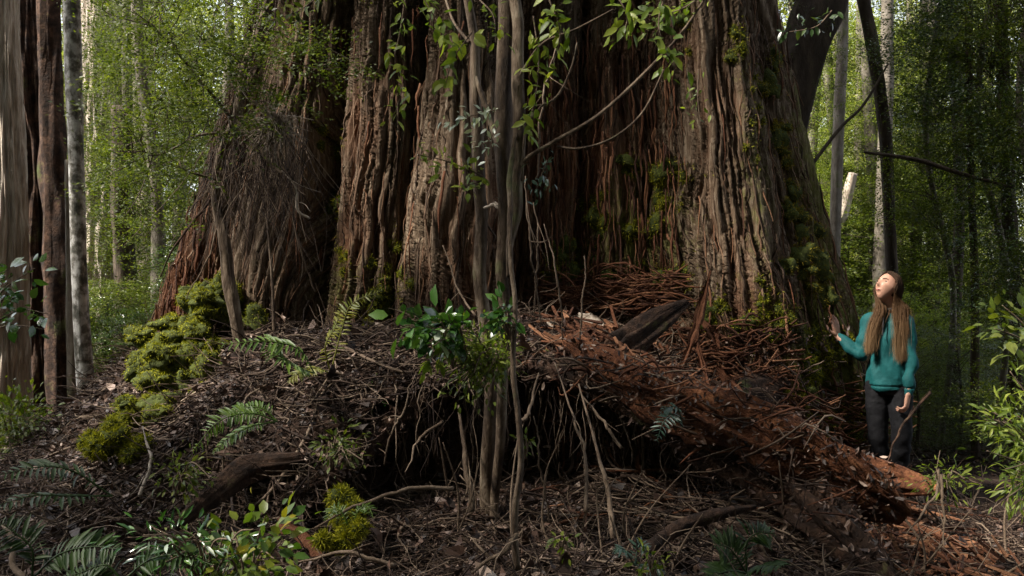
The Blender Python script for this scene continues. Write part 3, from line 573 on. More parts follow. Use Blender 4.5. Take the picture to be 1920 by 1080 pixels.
# single sticks one can point at
for (pts, r, m, lab) in [
    ([(1140, 748, 5.9), (1180, 738, 5.95), (1225, 722, 6.0)], .010, 'stick', 'straight yellowish stick lying flat above the dark root'),
    ([(1160, 690, 6.1), (1185, 682, 6.1), (1212, 667, 6.1)], .011, 'palestick', 'short bone pale stick poking out beside the black gap'),
    ([(908, 390, 5.1), (930, 378, 5.0), (947, 365, 4.95)], .017, 'palestick', 'pale broken stub lodged between the two saplings'),
    ([(1040, 680, 5.5), (1075, 780, 5.2), (1100, 860, 5.0), (1098, 960, 4.8)], .009, 'stick', 'thin leaning stem in front of the hollow, left of its partner'),
    ([(1085, 720, 5.4), (1120, 850, 5.0), (1135, 930, 4.85), (1150, 1010, 4.7)], .012, 'stick', 'thicker leaning stem crossing the hollow'),
    ([(1090, 740, 5.4), (1130, 790, 5.3), (1165, 840, 5.2)], .009, 'stick', 'short bare rod slanting right over the hollow'),
    ([(860, 760, 5.5), (872, 860, 5.3), (885, 960, 5.2)], .016, 'sapling', 'bare thin stump stem just left of the main sapling'),
    ([(830, 460, 6.6), (850, 510, 6.5), (868, 560, 6.4), (892, 592, 6.3)], .007, 'stick', 'thin pale vine stem curving down the middle column'),
    ([(480, 860, 5.4), (560, 800, 5.7), (640, 768, 5.9)], .012, 'stick', 'long thin rod on the slope left of the leafy bush'),
    ([(590, 990, 4.6), (670, 950, 4.7), (760, 925, 4.8), (850, 915, 4.9)], .011, 'stick', 'long curved twig across the mouth of the left hollow'),
    ([(540, 1055, 4.3), (640, 1050, 4.35), (740, 1060, 4.4)], .010, 'stick', 'thin rod along the bottom edge of the picture'),
    ([(5, 985, 4.6), (25, 1010, 4.5), (35, 1050, 4.4), (50, 1090, 4.3)], .016, 'stick', 'forked grey stick at the bottom left corner'),
    ([(268, 800, 5.7), (275, 860, 5.5), (262, 930, 5.3)], .009, 'palestick', 'slim pale stick standing in the litter below the moss'),
    ([(760, 885, 5.2), (790, 830, 5.5), (830, 790, 5.7)], .008, 'stick', 'fine twig leaning in the left hollow'),
    ([(1700, 1000, 5.0), (1740, 940, 5.2), (1760, 880, 5.4)], .009, 'stick', 'thin twig rising at the lower right'),
    ([(1660, 880, 6.2), (1690, 810, 6.25), (1745, 735, 6.3)], .009, 'darkwood', 'dark bare rod slanting up across the hiker\'s trousers'),
    ([(1770, 1030, 5.0), (1768, 960, 5.1), (1765, 890, 5.2)], .008, 'stick', 'upright thin stem at the lower right of the picture'),
    ([(1560, 890, 6.0), (1545, 850, 6.1), (1520, 790, 6.3)], .008, 'stick', 'grey twig leaning against the mossy root near the hiker'),
    ([(300, 520, 6.9), (330, 460, 6.8), (395, 370, 6.8), (420, 340, 6.9)], .010, 'darkwood', 'dark bare twig leaning over the red root flare'),
    ([(528, 320, 6.4), (556, 350, 6.4), (560, 390, 6.4), (580, 410, 6.4)], .010, 'palestick', 'pale forked twig caught against the left column'),
    ([(1010, 700, 5.9), (990, 770, 5.6), (975, 790, 5.5)], .013, 'stick', 'curled pale root end beside the thin sapling stem')]:
    p = px_path(pts); gg = np.random.default_rng(int(pts[0][0])); q = spline(p, 24); q[1:-1] += np.cumsum(gg.normal(size=(22, 3)) * .004, 0) * np.sin(np.linspace(0, pi, 22))[:, None]; p[0:1] = q[:1]; mb = MB(); tube(mb, q, [r * .35, r * .8, r], 7, bark=.2, seed=int(pts[0][0]))
    gg = np.random.default_rng(int(pts[0][0] + pts[0][1])); q = spline(p, 24)
    for k in range(2):
        i = gg.integers(5, 20); d = unit(q[i] - q[i - 3]) + gg.normal(size=3) * .5; tube(mb, [q[i], q[i] + d * .06 + gg.normal(size=3) * .01, q[i] + d * .13], [r * .4, r * .15], 5, n=7)
    o = mb.build('fallen_stick', M[m], loc=p[0]); tag(o, lab, 'stick')
def bundle(n, x0, x1, py0, py1, Y0, Y1, label, group, seed, m='stick', r=(.004, .009), upright=.7):
    g = np.random.default_rng(seed); first = None
    for i in range(n):
        px, py, Y = g.uniform(x0, x1), g.uniform(py0, py1), g.uniform(Y0, Y1); xx = (px - 960) / FP * Y
        p0 = ground(xx, Y); l = g.uniform(.2, .6); d = unit(np.array([g.normal() * .6, g.normal() * .4, upright]))
        pts = [p0 - d * .03, p0 + d * l * .5 + g.normal(size=3) * .05, p0 + d * l + g.normal(size=3) * .05]
        rr = g.uniform(*r); mb = MB(); tube(mb, pts, [rr, rr * .8, rr * .4], 5, n=12)
        tag(mb.build('dead_twig', M[m], loc=p0), label, 'twig', group)
# tangle of thin roots and sticks binding the mound together
g = np.random.default_rng(77); mb = MB(); mb2 = MB()
def tangle(mb, n, x0, x1, y0, y1, ln, r0, r1, dirm, dirs, lift=.05):
    for i in range(n):
        x, y = g.uniform(x0, x1), g.uniform(y0, y1); a = g.normal(dirm, dirs); l = ln * g.uniform(.35, 1.2); k = 7; s_ = np.linspace(-.5, .5, k) * l
        wob = np.cumsum(g.normal(size=(k, 2)) * .035, 0); q = ground(x + s_ * cos(a) + wob[:, 0], y + s_ * sin(a) + wob[:, 1]); q[:, 2] = .55 * q[:, 2] + .45 * np.convolve(np.pad(q[:, 2], 2, 'edge'), np.ones(5) / 5, 'valid') + g.uniform(0, lift)
        r = g.uniform(r0, r1) * g.uniform(.5, 1); tube(mb, q, [r * .5, r, r * .8, r * .3], 5, n=18, bark=.2, seed=i)
tangle(mb, 520, -2.2, 1.2, 5.0, 7.2, .9, .004, .013, .5, .7); tangle(mb, 420, .6, 2.6, 4.8, 7.2, .9, .004, .016, -.75, .5, .10); tangle(mb, 500, -3, 3, 4.0, 5.6, .7, .003, .010, 0, 1.5); tangle(mb, 260, -3.5, -1.5, 5, 8, .8, .004, .012, .5, .6)
tag(mb.build('tangled_roots', M['twig']), 'web of thin dead roots and sticks over the whole mound', None, None, 'stuff')
tangle(mb2, 200, .9, 2.7, 5.9, 7.0, .8, .008, .024, -.75, .35, .12); tangle(mb2, 60, .1, 1.2, 6.2, 7.0, .5, .006, .018, .2, .8, .1)
n = 2600; x_ = g.uniform(.3, 2.7, n); y_ = g.uniform(4.9, 7.1, n); q = ground(x_, y_); q[:, 2] += g.uniform(.0, .13, n)
S3 = np.stack([g.uniform(.04, .22, n), g.uniform(.05, .16, n), g.uniform(.05, .2, n)], -1); a_ = g.normal(2.4, .6, n); kp = (y_ > ysc(x_) + .1) | (x_ > 1.7); x_, y_, q, S3, a_ = x_[kp], y_[kp], q[kp], S3[kp], a_[kp]; n = len(x_)
BX = np.array([[0, -.1, -.06], [0, .12, -.05], [0, .1, .06], [0, -.12, .05], [1, -.03, -.02], [1, .09, -.03], [1, .05, .05], [1, -.09, .01]]); BF = [np.array([[0, 3, 2, 1], [4, 5, 6, 7], [0, 1, 5, 4], [1, 2, 6, 5], [2, 3, 7, 6], [3, 0, 4, 7]])]
instances(mb2, BX, BF, q, np.stack([np.cos(a_), np.sin(a_) - .3, g.normal(size=n) * .35], -1), unit(np.array([0, -.3, 1]) + g.normal(size=(n, 3)) * .5), S3)
tag(mb2.build('rotten_wood_debris', M['redstrip'], smooth=False), 'rust red rotten wood fragments piled below the right column', None, None, 'stuff')
bundle(26, 800, 1500, 880, 1060, 4.4, 5.8, 'thin dead twig rising from the dark litter in the hollow', 'dead twigs in the hollow', 1)
bundle(26, 1450, 1900, 900, 1060, 4.5, 6.5, 'thin dead twig rising from the litter at the lower right', 'dead twigs at lower right', 2)
bundle(14, 100, 600, 860, 1060, 4.4, 5.6, 'thin dead twig on the slope at the lower left', 'dead twigs at lower left', 3, upright=.3)

for i, (x0, y0, x1, y1, Y, lab) in enumerate([(985, 330, 1012, 620, 5.6, 'hanging bare vine right beside the centre stems'), (1000, 380, 1003, 600, 5.8, 'second bare vine right of the centre stems'), (1020, 420, 1062, 640, 6.0, 'bare vine slanting before the recessed column'),
    (1042, 90, 1000, 330, 5.2, 'thin bare vine hanging under the curved branch'), (560, 300, 600, 560, 6.6, 'bare twig hanging before the left column'), (350, 560, 420, 380, 6.6, 'bare twig leaning over the moss at left'), (1095, 480, 1075, 700, 6.1, 'bare vine dropping into the red fibre heap'), (780, 700, 720, 880, 5.4, 'bare rootlet trailing down into the left hollow'), (1000, 780, 1030, 990, 5.1, 'thin rootlet standing behind the thinnest sapling')]):
    gg = np.random.default_rng(600 + i); q = spline([P(x0, y0, Y), P((x0 + x1) / 2 + gg.normal() * 14, (y0 + y1) / 2, Y - .05), P(x1, y1, Y + .1)], 30); q[1:] += np.cumsum(gg.normal(size=(29, 3)) * .004, 0)
    mb = MB(); tube(mb, q, [.003, .0055, .004], 5, bark=.2, seed=i)
    for k in range(3): j = gg.integers(5, 26); d = gg.normal(size=3) * .09 + np.array([0, 0, -.08]); tube(mb, [q[j], q[j] + d * .5 + gg.normal(size=3) * .01, q[j] + d * gg.uniform(.8, 2)], [.003, .001], 4, n=7)
    tag(mb.build('bare_vine', M['stick'], loc=q[0]), lab, 'vine')
# ------------------------------------------------------------------ saplings, vines and leafy sprays
def rel(mb, name, m, parent, **k):
    o = mb.build(name, m, None, **k); o.parent = parent; o.location = -parent.location; return o
def stem_tree(name, label, cat, stems, m, branches=(), group=None, bark=.22, sides=14):
    """stems / branches: list of (pixel path, radii); first stem point is the base"""
    p0 = px_path(stems[0][0])[0]; t = thing(name, label, cat, p0, group)
    for i, (pts, rad) in enumerate(stems):
        q = spline(px_path(pts), 70); hz = q[:, 2] * 2.2 + i; q = q + np.stack([.016 * noise(hz, i, 0, 5), .016 * noise(hz, i, 3, 6), 0 * hz], -1) + np.stack([.008 * noise(hz * 3, i, 0, 7), 0 * hz, 0 * hz], -1)
        mb = MB(); tube(mb, q, [x * .86 for x in rad], sides, bark=bark, seed=int(pts[0][0]) + i); rel(mb, 'stem', m, t)
    for i, (pts, rad) in enumerate(branches):
        mb = MB(); tube(mb, px_path(pts), [x * .68 for x in rad], 7, n=34, bark=.2, seed=i); rel(mb, 'branch', m, t)
    return t
SAP = M['sapling']
sap1 = stem_tree('sapling', 'slim brown sapling trunk rising from the hollow, left of the paired stems', 'sapling',
    [([(922, 985, 5.5), (912, 850, 5.4), (918, 700, 5.3), (904, 500, 5.25), (906, 330, 5.2), (891, 180, 5.2), (882, 60, 5.2), (862, -60, 5.2)], [.050, .042, .038, .036, .036, .032, .027, .024])], SAP,
    [([(890, 140, 5.2), (915, 215, 5.15), (940, 290, 5.05), (955, 335, 5.0)], [.016, .02, .022, .022]), ([(880, 80, 5.2), (850, 40, 5.3), (830, -20, 5.4)], [.015, .010, .008]), ([(912, 420, 5.25), (935, 450, 5.2), (950, 455, 5.1)], [.008, .006, .004])])
sap2 = stem_tree('sapling', 'taller brown sapling of two pressed stems in the centre, forking above', 'sapling',
    [([(930, 990, 5.45), (934, 850, 5.3), (940, 720, 5.15), (950, 600, 5.0), (946, 480, 4.95), (953, 330, 4.9), (944, 150, 4.9), (948, -60, 4.9)], [.026, .028, .030, .032, .036, .044, .048, .048]),
     ([(956, 520, 4.88), (968, 400, 4.85), (964, 300, 4.83), (970, 150, 4.83), (966, -60, 4.85)], [.012, .028, .034, .034, .032])], SAP,
    [([(968, 335, 4.86), (985, 300, 4.8), (1040, 265, 4.75), (1130, 210, 4.7), (1240, 105, 4.65), (1290, 45, 4.6), (1335, -25, 4.6)], [.018, .015, .013, .012, .011, .009, .007]),
     ([(962, 165, 4.85), (985, 125, 4.8), (1020, 80, 4.8), (1080, 55, 4.75), (1150, 18, 4.7)], [.016, .013, .011, .009, .006]),
     ([(972, 190, 4.85), (1010, 198, 4.8), (1045, 180, 4.8), (1070, 130, 4.8), (1082, 80, 4.8)], [.010, .008, .008, .006, .004]),
     ([(978, 340, 4.8), (985, 250, 4.8), (1010, 205, 4.75), (1030, 190, 4.75)], [.010, .009, .008, .005]),
     ([(1045, 275, 4.76), (1090, 278, 4.7), (1150, 258, 4.68), (1205, 210, 4.66), (1245, 130, 4.64)], [.006, .008, .008, .007, .005])])
sap3 = stem_tree('sapling', 'thinnest sapling stem, with pale bark, standing right of the centre pair', 'sapling',
    [([(975, 1070, 4.45), (966, 960, 4.45), (972, 850, 4.5), (963, 700, 4.55), (970, 560, 4.6), (957, 440, 4.65), (962, 350, 4.75), (974, 250, 4.8)], [.021, .020, .016, .015, .013, .014, .015, .010])], SAP,
    [([(968, 1000, 4.45), (945, 1035, 4.4), (915, 1050, 4.4), (885, 1075, 4.35)], [.016, .014, .012, .008])])
stem_tree('sapling', 'short brown sapling trunk in front of the mossy left root, carrying the fine leaved crown', 'sapling',
    [([(463, 705, 6.7), (452, 640, 6.65), (440, 560, 6.6), (425, 470, 6.6), (412, 380, 6.6), (415, 300, 6.55), (440, 220, 6.5), (455, 130, 6.5), (490, 40, 6.5), (510, -60, 6.5)], [.045, .045, .05, .045, .035, .03, .04, .03, .022, .018])], SAP,
    [([(440, 230, 6.5), (400, 180, 6.4), (350, 120, 6.35), (290, 50, 6.3)], [.02, .014, .010, .006]), ([(440, 225, 6.5), (470, 260, 6.4), (510, 310, 6.35), (530, 325, 6.3)], [.03, .025, .02, .012]),
     ([(450, 180, 6.5), (470, 110, 6.4), (480, 50, 6.4), (520, -10, 6.3)], [.018, .012, .009, .006]), ([(430, 250, 6.5), (370, 255, 6.4), (300, 290, 6.3), (240, 285, 6.3)], [.016, .012, .008, .005]),
     ([(420, 340, 6.55), (350, 320, 6.4), (335, 300, 6.4)], [.012, .008, .006]), ([(515, 640, 6.9), (510, 520, 6.9), (500, 400, 6.9)], [.016, .014, .010])])
def leafy(path, n, L, m, seed, T=T_LEAF, F=F_LEAF, spread=.6, droop=.5, rad=.004, name='leafy_vine', label=None, cat='vine', group=None, parent=None, jitter=.03):
    """a drooping shoot with alternate leaves"""
    g = np.random.default_rng(seed); p = spline(px_path(path), 60); t = unit(np.gradient(p, axis=0))
    th = parent or thing(name, label, cat, p[0], group)
    mb = MB(); tube(mb, p, [rad, rad * .5], 5); rel(mb, 'stem', M['stick'], th)
    n = int(n * 1.9); i = np.clip(np.linspace(3, 59, n) + g.normal(size=n) * 3, 0, 59).astype(int); side = np.where(np.arange(n) % 2, 1, -1)[:, None]
    b = unit(np.cross(t[i], np.array([0, -1, .3]))); d = unit(t[i] * .5 + side * b * spread + np.array([0, 0, -droop]) * .5 + g.normal(size=(n, 3)) * .55)
    mb = MB(); instances(mb, T, F, p[i] + g.normal(size=(n, 3)) * jitter, d, unit(np.array([0, -.6, .8]) + g.normal(size=(n, 3)) * .5), L * .68 * g.uniform(.4, 1.3, n)); rel(mb, 'leaves', m, th)
    return th
BL = M['brightleaf']
leafy([(762, -20, 5.0), (750, 60, 5.0), (740, 110, 5.0), (752, 170, 5.0), (735, 225, 5.0)], 34, .085, BL, 1, label='bright green hanging shoot at the top, before the groove left of the middle column')
leafy([(885, 60, 4.7), (850, 110, 4.6), (835, 160, 4.6)], 14, .12, BL, 2, T=T_BROAD, label='broad green leaves hanging above the slim left sapling')
leafy([(905, 330, 4.9), (870, 315, 4.8), (830, 300, 4.75), (785, 290, 4.75)], 20, .09, BL, 3, label='bright lime spray reaching left from the slim sapling trunk')
leafy([(905, 345, 4.9), (885, 345, 4.8), (860, 350, 4.75)], 12, .08, BL, 4, label='small lime leaf cluster just under the lime spray')
leafy([(1000, 30, 4.7), (1010, 120, 4.7), (1000, 200, 4.7), (985, 250, 4.7)], 30, .10, BL, 5, label='green hanging shoot right of the centre stems, above the curved branches')
leafy([(1030, 0, 4.7), (1050, 60, 4.7), (1035, 130, 4.7)], 26, .10, BL, 6, label='green leaf bunch at the top, second shoot right of the centre stems')
leafy([(1250, -20, 4.4), (1235, 40, 4.4), (1245, 90, 4.4), (1262, 125, 4.4)], 30, .10, BL, 7, label='pale green drooping shoot at the end of the long arching branch')
leafy([(1150, -20, 4.5), (1175, 30, 4.5), (1165, 75, 4.5)], 20, .10, BL, 8, label='pale green curled leaves at the top between two curved branches')
leafy([(1320, -10, 4.6), (1270, 20, 4.5), (1200, 30, 4.5)], 22, .09, BL, 9, label='green spray along the top edge above the right column')
leafy([(1310, 130, 5.6), (1308, 180, 5.6), (1313, 230, 5.6)], 14, .06, BL, 10, label='small green vine tip hanging on the right column')
leafy([(935, 205, 4.8), (890, 215, 4.8), (845, 235, 4.8)], 22, .06, M['glareleaf'], 11, label='twig with leaves coloured pale for glare across the slim sapling trunk')
leafy([(930, 240, 4.8), (915, 265, 4.8), (885, 280, 4.8)], 14, .055, M['glareleaf'], 12, label='small twig with leaves coloured pale for glare, below the longer one')
leafy([(1025, 300, 4.7), (1015, 330, 4.7), (1003, 360, 4.7)], 22, .06, M['bluegloss'], 13, label='little bluish fern tip hanging right of the centre stems')
leafy([(790, -10, 5.0), (820, 40, 5.0), (850, 80, 4.9)], 16, .11, BL, 14, T=T_BROAD, label='broad green leaves at the top edge, left of the saplings')
leafy([(900, 0, 4.8), (925, 30, 4.7), (930, 80, 4.7)], 16, .08, BL, 15, label='green leaves wrapping the top of the slim sapling')
leafy([(640, 110, 6.6), (600, 125, 6.6), (560, 150, 6.6)], 26, .05, BL, 16, label='fine green twig before the left column near the top')
leafy([(600, -10, 5.5), (560, 20, 5.4), (500, 40, 5.4)], 22, .09, M['leaf'], 17, label='dark green leaves at the top edge before the left column')
leafy([(1560, 20, 5.0), (1530, 50, 5.0), (1480, 60, 5.0)], 20, .07, M['darkleaf'], 18, label='dark leaf spray in front of the leaning trunk')
# ------------------------------------------------------------------ ferns
def fern(base, fronds, m, label, seed=0, L=.09, n=22, wid=1.0, group=None):
    """fronds: list of pixel paths from base to tip"""
    t = thing('fern', label, 'fern', P(*base), group); g = np.random.default_rng(seed)
    for path in fronds:
        p = spline(px_path([base] + path), 60); tt = unit(np.gradient(p, axis=0)); up = unit(np.array([0, -.55, .83]) + g.normal(size=3) * .15)
        mb = MB(); tube(mb, p, [.005, .0015], 5)
        i = np.linspace(9, 59, n).astype(int); prof = np.sin(np.linspace(.5, pi - .12, n)) ** .7
        for s in (-1, 1):
            b = unit(np.cross(tt[i], up)) * s; d = unit(b + tt[i] * .45 + np.array([0, 0, -.12]) + g.normal(size=(n, 3)) * .06)
            instances(mb, T_LANCE * np.array([1, wid * .8, 1]), F_LEAF, p[i], d, unit(up + g.normal(size=(n, 3)) * .3), L * prof * g.uniform(.6, 1.1, n) * (g.random(n) > .08))
        rel(mb, 'frond', m, t)
    return t
fern((590, 700, 5.6), [[(560, 655, 5.5), (500, 640, 5.4), (420, 645, 5.35)], [(560, 690, 5.5), (530, 670, 5.4), (500, 655, 5.4)]], M['fern'], 'bright green fern arching left across the litter below the left column', 1, L=.15, n=17, wid=.8)
fern((620, 700, 5.8), [[(640, 620, 5.8), (660, 570, 5.8), (715, 545, 5.8)], [(610, 650, 5.7), (630, 610, 5.7), (640, 570, 5.7)], [(590, 690, 5.7), (560, 700, 5.6), (540, 715, 5.6)]], M['yellowfern'], 'yellowing fern leaning against base of the second column', 2, L=.08, n=22)
fern((520, 790, 5.2), [[(470, 775, 5.1), (410, 790, 5.0), (362, 845, 5.0)], [(470, 800, 5.1), (430, 820, 5.05), (400, 850, 5.0)], [(490, 765, 5.2), (450, 765, 5.2), (430, 775, 5.2)]], M['fern'], 'mid green fern spreading over the slope under the mossy root', 3, L=.085, n=26)
fern((210, 930, 4.6), [[(140, 885, 4.5), (80, 875, 4.4), (0, 890, 4.3)], [(130, 930, 4.4), (60, 930, 4.3), (-10, 950, 4.2)]], M['darkfern'], 'large dark green fern with broad fronds at the left edge', 4, L=.11, n=18)
fern((60, 1085, 4.0), [[(110, 1040, 4.0), (170, 1025, 3.95), (225, 1030, 3.9)], [(60, 1030, 4.0), (30, 1000, 4.0), (0, 980, 4.0)]], M['darkfern'], 'dark fern in the bottom left corner', 5, L=.11, n=22)
fern((230, 1090, 3.9), [[(280, 1050, 3.9), (340, 1040, 3.85), (400, 1060, 3.8)], [(200, 1060, 3.9), (160, 1070, 3.9), (110, 1090, 3.9)]], M['darkfern'], 'glossy dark fern beside the bottom left bush', 6, L=.10, n=22)
fern((1600, 920, 5.6), [[(1580, 905, 5.5), (1560, 912, 5.4)], [(1620, 900, 5.5), (1650, 905, 5.4), (1668, 920, 5.4)], [(1600, 900, 5.4), (1595, 910, 5.2)], [(1630, 920, 5.4), (1655, 925, 5.3)]], M['bluegloss'], 'small bluish fern below the red broken log', 7, L=.075, n=15)
fern((1400, 1075, 4.2), [[(1370, 1030, 4.15), (1340, 1020, 4.1)], [(1400, 1020, 4.2), (1420, 1000, 4.2), (1450, 1000, 4.2)], [(1430, 1060, 4.1), (1470, 1060, 4.0)], [(1370, 1070, 4.1), (1330, 1080, 4.0)]], M['darkfern'], 'dark fern at the bottom right of the hollow', 8, L=.10, n=20)
fern((1280, 800, 5.3), [[(1265, 780, 5.2), (1245, 790, 5.1), (1232, 825, 5.1)], [(1270, 765, 5.2), (1250, 765, 5.2), (1236, 775, 5.2)]], M['bluegloss'], 'blue green fern tuft growing on the big diagonal root', 9, L=.075, n=12)
fern((660, 1000, 4.6), [[(640, 960, 4.6), (625, 955, 4.6), (610, 975, 4.5)], [(670, 960, 4.6), (690, 950, 4.6), (700, 970, 4.5)]], M['fern'], 'little green fern by the moss tuft in the dark hollow', 10, L=.05, n=16)
fern((1190, 1060, 4.3), [[(1170, 1030, 4.2), (1150, 1030, 4.2)], [(1200, 1020, 4.3), (1220, 1040, 4.3)], [(1220, 1060, 4.2), (1250, 1075, 4.2)]], M['bluegloss'], 'little blue green fern on the litter at the bottom centre', 11, L=.06, n=12)
# ------------------------------------------------------------------ bushes
def bush(name, label, cat, base, tips, m, n_per, L, seed=0, T=T_LEAF, F=F_LEAF, spread=.12, group=None, rad=.006, name2='leaves', up=(0, -.3, .95), start=15):
    """base pixel, list of tip pixels: a stem to each, leaves scattered along the outer part"""
    t = thing(name, label, cat, P(*base), group); g = np.random.default_rng(seed); mbS = []; mb = MB()
    b0 = P(*base)
    n_per = int(n_per * 1.25)
    for tip in tips:
        e = P(*tip); mid = (b0 + e) / 2 + g.normal(size=3) * .05 * np.linalg.norm(e - b0) + np.array([0, 0, .08]); p = spline([b0, mid, e], 40)
        s = MB(); tube(s, p, [rad, rad * .4], 5); rel(s, 'stem', M['stick'], t)
        i = g.integers(start, 40, n_per); tt = unit(np.gradient(p, axis=0))[i]
        o = g.normal(size=(n_per, 3)) * spread; d = unit(unit(o) + tt * .5 + np.array([0, -.15, -.1]))
        instances(mb, T, F, p[i] + o * .8, d, unit(np.array(up) + g.normal(size=(n_per, 3)) * .55), L * .75 * g.uniform(.45, 1.35, n_per))
    rel(mb, name2, m, t); return t
g = np.random.default_rng(33)
def tips(x0, x1, y0, y1, Y, n, dy=.25): return [(g.uniform(x0, x1), g.uniform(y0, y1), Y + g.uniform(-dy, dy)) for _ in range(n)]
def _n(): pass
bush('leafy_bush', 'dense bright green bush wrapped around the feet of the centre saplings', 'bush', (925, 720, 5.1), tips(820, 960, 600, 700, 4.9, 16, .15), BL, 42, .055, 1, T=T_LANCE, spread=.06)
bush('leafy_bush', 'glossy large leafed shoot shining white, at the left of the centre bush', 'bush', (880, 690, 5.0), tips(735, 860, 590, 640, 4.7, 9, .15), M['gloss'], 12, .11, 2, T=T_BROAD, spread=.04)
bush('leafy_bush', 'dark green lower clump hanging below the centre bush', 'bush', (930, 690, 5.0), tips(850, 950, 690, 750, 4.85, 9, .15), M['leaf'], 30, .05, 3, spread=.05)
bush('leafy_bush', 'lime green leaf trio below the glossy shoot', 'bush', (850, 690, 4.9), [(800, 690, 4.7), (815, 670, 4.7), (820, 695, 4.7)], BL, 5, .10, 4, spread=.02, start=30)
bush('leafy_bush', 'blue green leaves on a twig beside the centre stems', 'bush', (960, 640, 4.7), tips(900, 955, 560, 610, 4.6, 5, .1), M['gloss'], 10, .08, 5, T=T_BROAD, spread=.03)
bush('glossy_bush', 'glossy bush with white shining leaves at the bottom left', 'bush', (380, 1120, 4.0), tips(235, 470, 985, 1060, 3.9, 13, .25), M['gloss'], 14, .075, 6, T=T_LANCE, spread=.05)
bush('yellow_bush', 'bush with yellow green leaves at the bottom left, beside the glossy bush', 'bush', (460, 1130, 4.0), tips(400, 580, 965, 1085, 3.9, 11, .25), M['yellowleaf'], 16, .075, 7, T=T_BROAD, spread=.06)
bush('leafy_bush', 'bright sunlit twigs leaning in from the right edge', 'bush', (1990, 930, 5.0), tips(1845, 1930, 690, 960, 4.8, 22, .3), BL, 26, .075, 8, T=T_LANCE, spread=.06)
bush('leafy_bush', 'bright green seedling twigs low on the right, beyond the log end', 'bush', (1760, 940, 5.6), tips(1715, 1850, 885, 945, 5.4, 9, .2), BL, 16, .06, 9, T=T_LANCE, spread=.05)
bush('leafy_bush', 'green twig with broad leaves at the right edge, level with the hiker', 'bush', (1990, 700, 5.4), tips(1840, 1930, 560, 620, 5.3, 6, .2), M['leaf'], 16, .10, 10, T=T_BROAD, spread=.06)
bush('leafy_bush', 'low green seedlings on the slope left of the twig covered lip', 'bush', (620, 880, 5.3), tips(590, 700, 800, 880, 5.2, 9, .2), M['leaf'], 14, .055, 11, spread=.05)
bush('leafy_bush', 'low dark seedlings in the litter below the mossy root', 'bush', (330, 930, 5.0), tips(250, 420, 870, 930, 4.95, 8, .2), M['leaf'], 16, .05, 12, spread=.05)
bush('leafy_bush', 'small pale green sprig on the log left of the centre bush', 'bush', (700, 770, 5.9), tips(670, 760, 735, 760, 5.8, 4, .1), M['gloss'], 8, .07, 13, spread=.03)
bush('glossy_bush', 'handful of leaves coloured white for glare among the glossy shoot of the centre bush', 'bush', (850, 690, 4.85), tips(735, 870, 585, 650, 4.6, 6, .1), M['glareleaf'], 2, .10, 21, T=T_BROAD, spread=.03, start=30)
bush('glossy_bush', 'leaves coloured pale for glare standing over the bottom left bush', 'bush', (390, 1110, 3.9), tips(240, 480, 985, 1030, 3.75, 9, .1), M['glareleaf'], 2, .07, 22, T=T_LANCE, spread=.03, start=30)
bush('leafy_bush', 'green shrub at the foot of the pale spotted trunk', 'bush', (30, 850, 7.5), tips(-30, 110, 740, 840, 7.3, 16, .4), M['leaf'], 60, .07, 14, spread=.10)
bush('leafy_bush', 'broad leafed dark twig in front of the pale left trunk', 'bush', (-60, 640, 5.5), tips(0, 110, 470, 620, 5.4, 8, .3), M['gloss'], 14, .09, 15, T=T_BROAD, spread=.05)
bush('leafy_bush', 'tiny curled green seedling between the sapling stems', 'bush', (985, 860, 4.9), [(988, 840, 4.85), (975, 850, 4.85), (1000, 855, 4.85)], BL, 6, .05, 16, spread=.02)
bush('leafy_bush', 'tiny green seedling at the bottom centre', 'bush', (1050, 1050, 4.3), tips(1030, 1075, 1030, 1045, 4.3, 3, .05), BL, 6, .05, 17, spread=.02)
bush('leafy_bush', 'small green seedling at the bottom right of centre', 'bush', (1225, 1085, 4.1), tips(1195, 1250, 1060, 1075, 4.1, 4, .05), BL, 8, .05, 18, spread=.02)
# ------------------------------------------------------------------ crowns and trees
def crown_mesh(seed, H=4.0, Rd=1.3, nspray=260, per=90, L=.045, T=T_DIA, F=F_DIA, gap=.0, flat=.35):
    g = np.random.default_rng(seed); mb = MB(); tw = MB(); n = nspray
    h = g.uniform(0, H, n); a = g.uniform(0, 2 * pi, n); rr = Rd * np.sqrt(g.uniform(.02, 1, n)) * (1.05 - .35 * (h / H))
    c = np.stack([rr * np.cos(a), rr * np.sin(a), h], -1); keep = noise(c[:, 0] * 1.4 + seed, c[:, 1] * 1.4, c[:, 2] * 1.4, seed) > gap - .3
    c = c[keep]; n = len(c); out = unit(c * np.array([1, 1, 0]) + 1e-3)
    ax = unit(out + g.normal(size=(n, 3)) * .5 + np.array([0, 0, -.1])); sp = g.uniform(.22, .5, n)
    k = np.repeat(np.arange(n), per); m = len(k); u = g.uniform(-1, 1, m); v = g.normal(size=m) * .33; wv = g.normal(size=m) * .08 * 1.0
    side = unit(np.cross(ax, [0, 0, 1.])); nu = np.cross(side, ax)
    pos = c[k] + ax[k] * (u * sp[k])[:, None] + side[k] * (v * sp[k] * (1.1 - u * .5))[:, None] + nu[k] * ((wv - .12 * u * u) * sp[k] / .35 * .6)[:, None]
    d = unit(ax[k] * .8 + side[k] * np.sign(v)[:, None] * .7 + g.normal(size=(m, 3)) * .4)
    instances(mb, T, F, pos, d, unit(nu[k] + g.normal(size=(m, 3)) * .55), L * g.uniform(.6, 1.4, m))
    for i in range(0, n, 5):
        q = g.normal(size=3) * .10; tube(tw, [np.array([0, 0, max(0, c[i][2] - g.uniform(.1, .7))]), c[i] * np.array([.5, .5, 1]) + q, c[i] * np.array([.8, .8, 1]) - q * .6, c[i] + ax[i] * sp[i] * .7], [.011, .007, .005, .002], 4, n=10, caps=False)
    return mb, tw
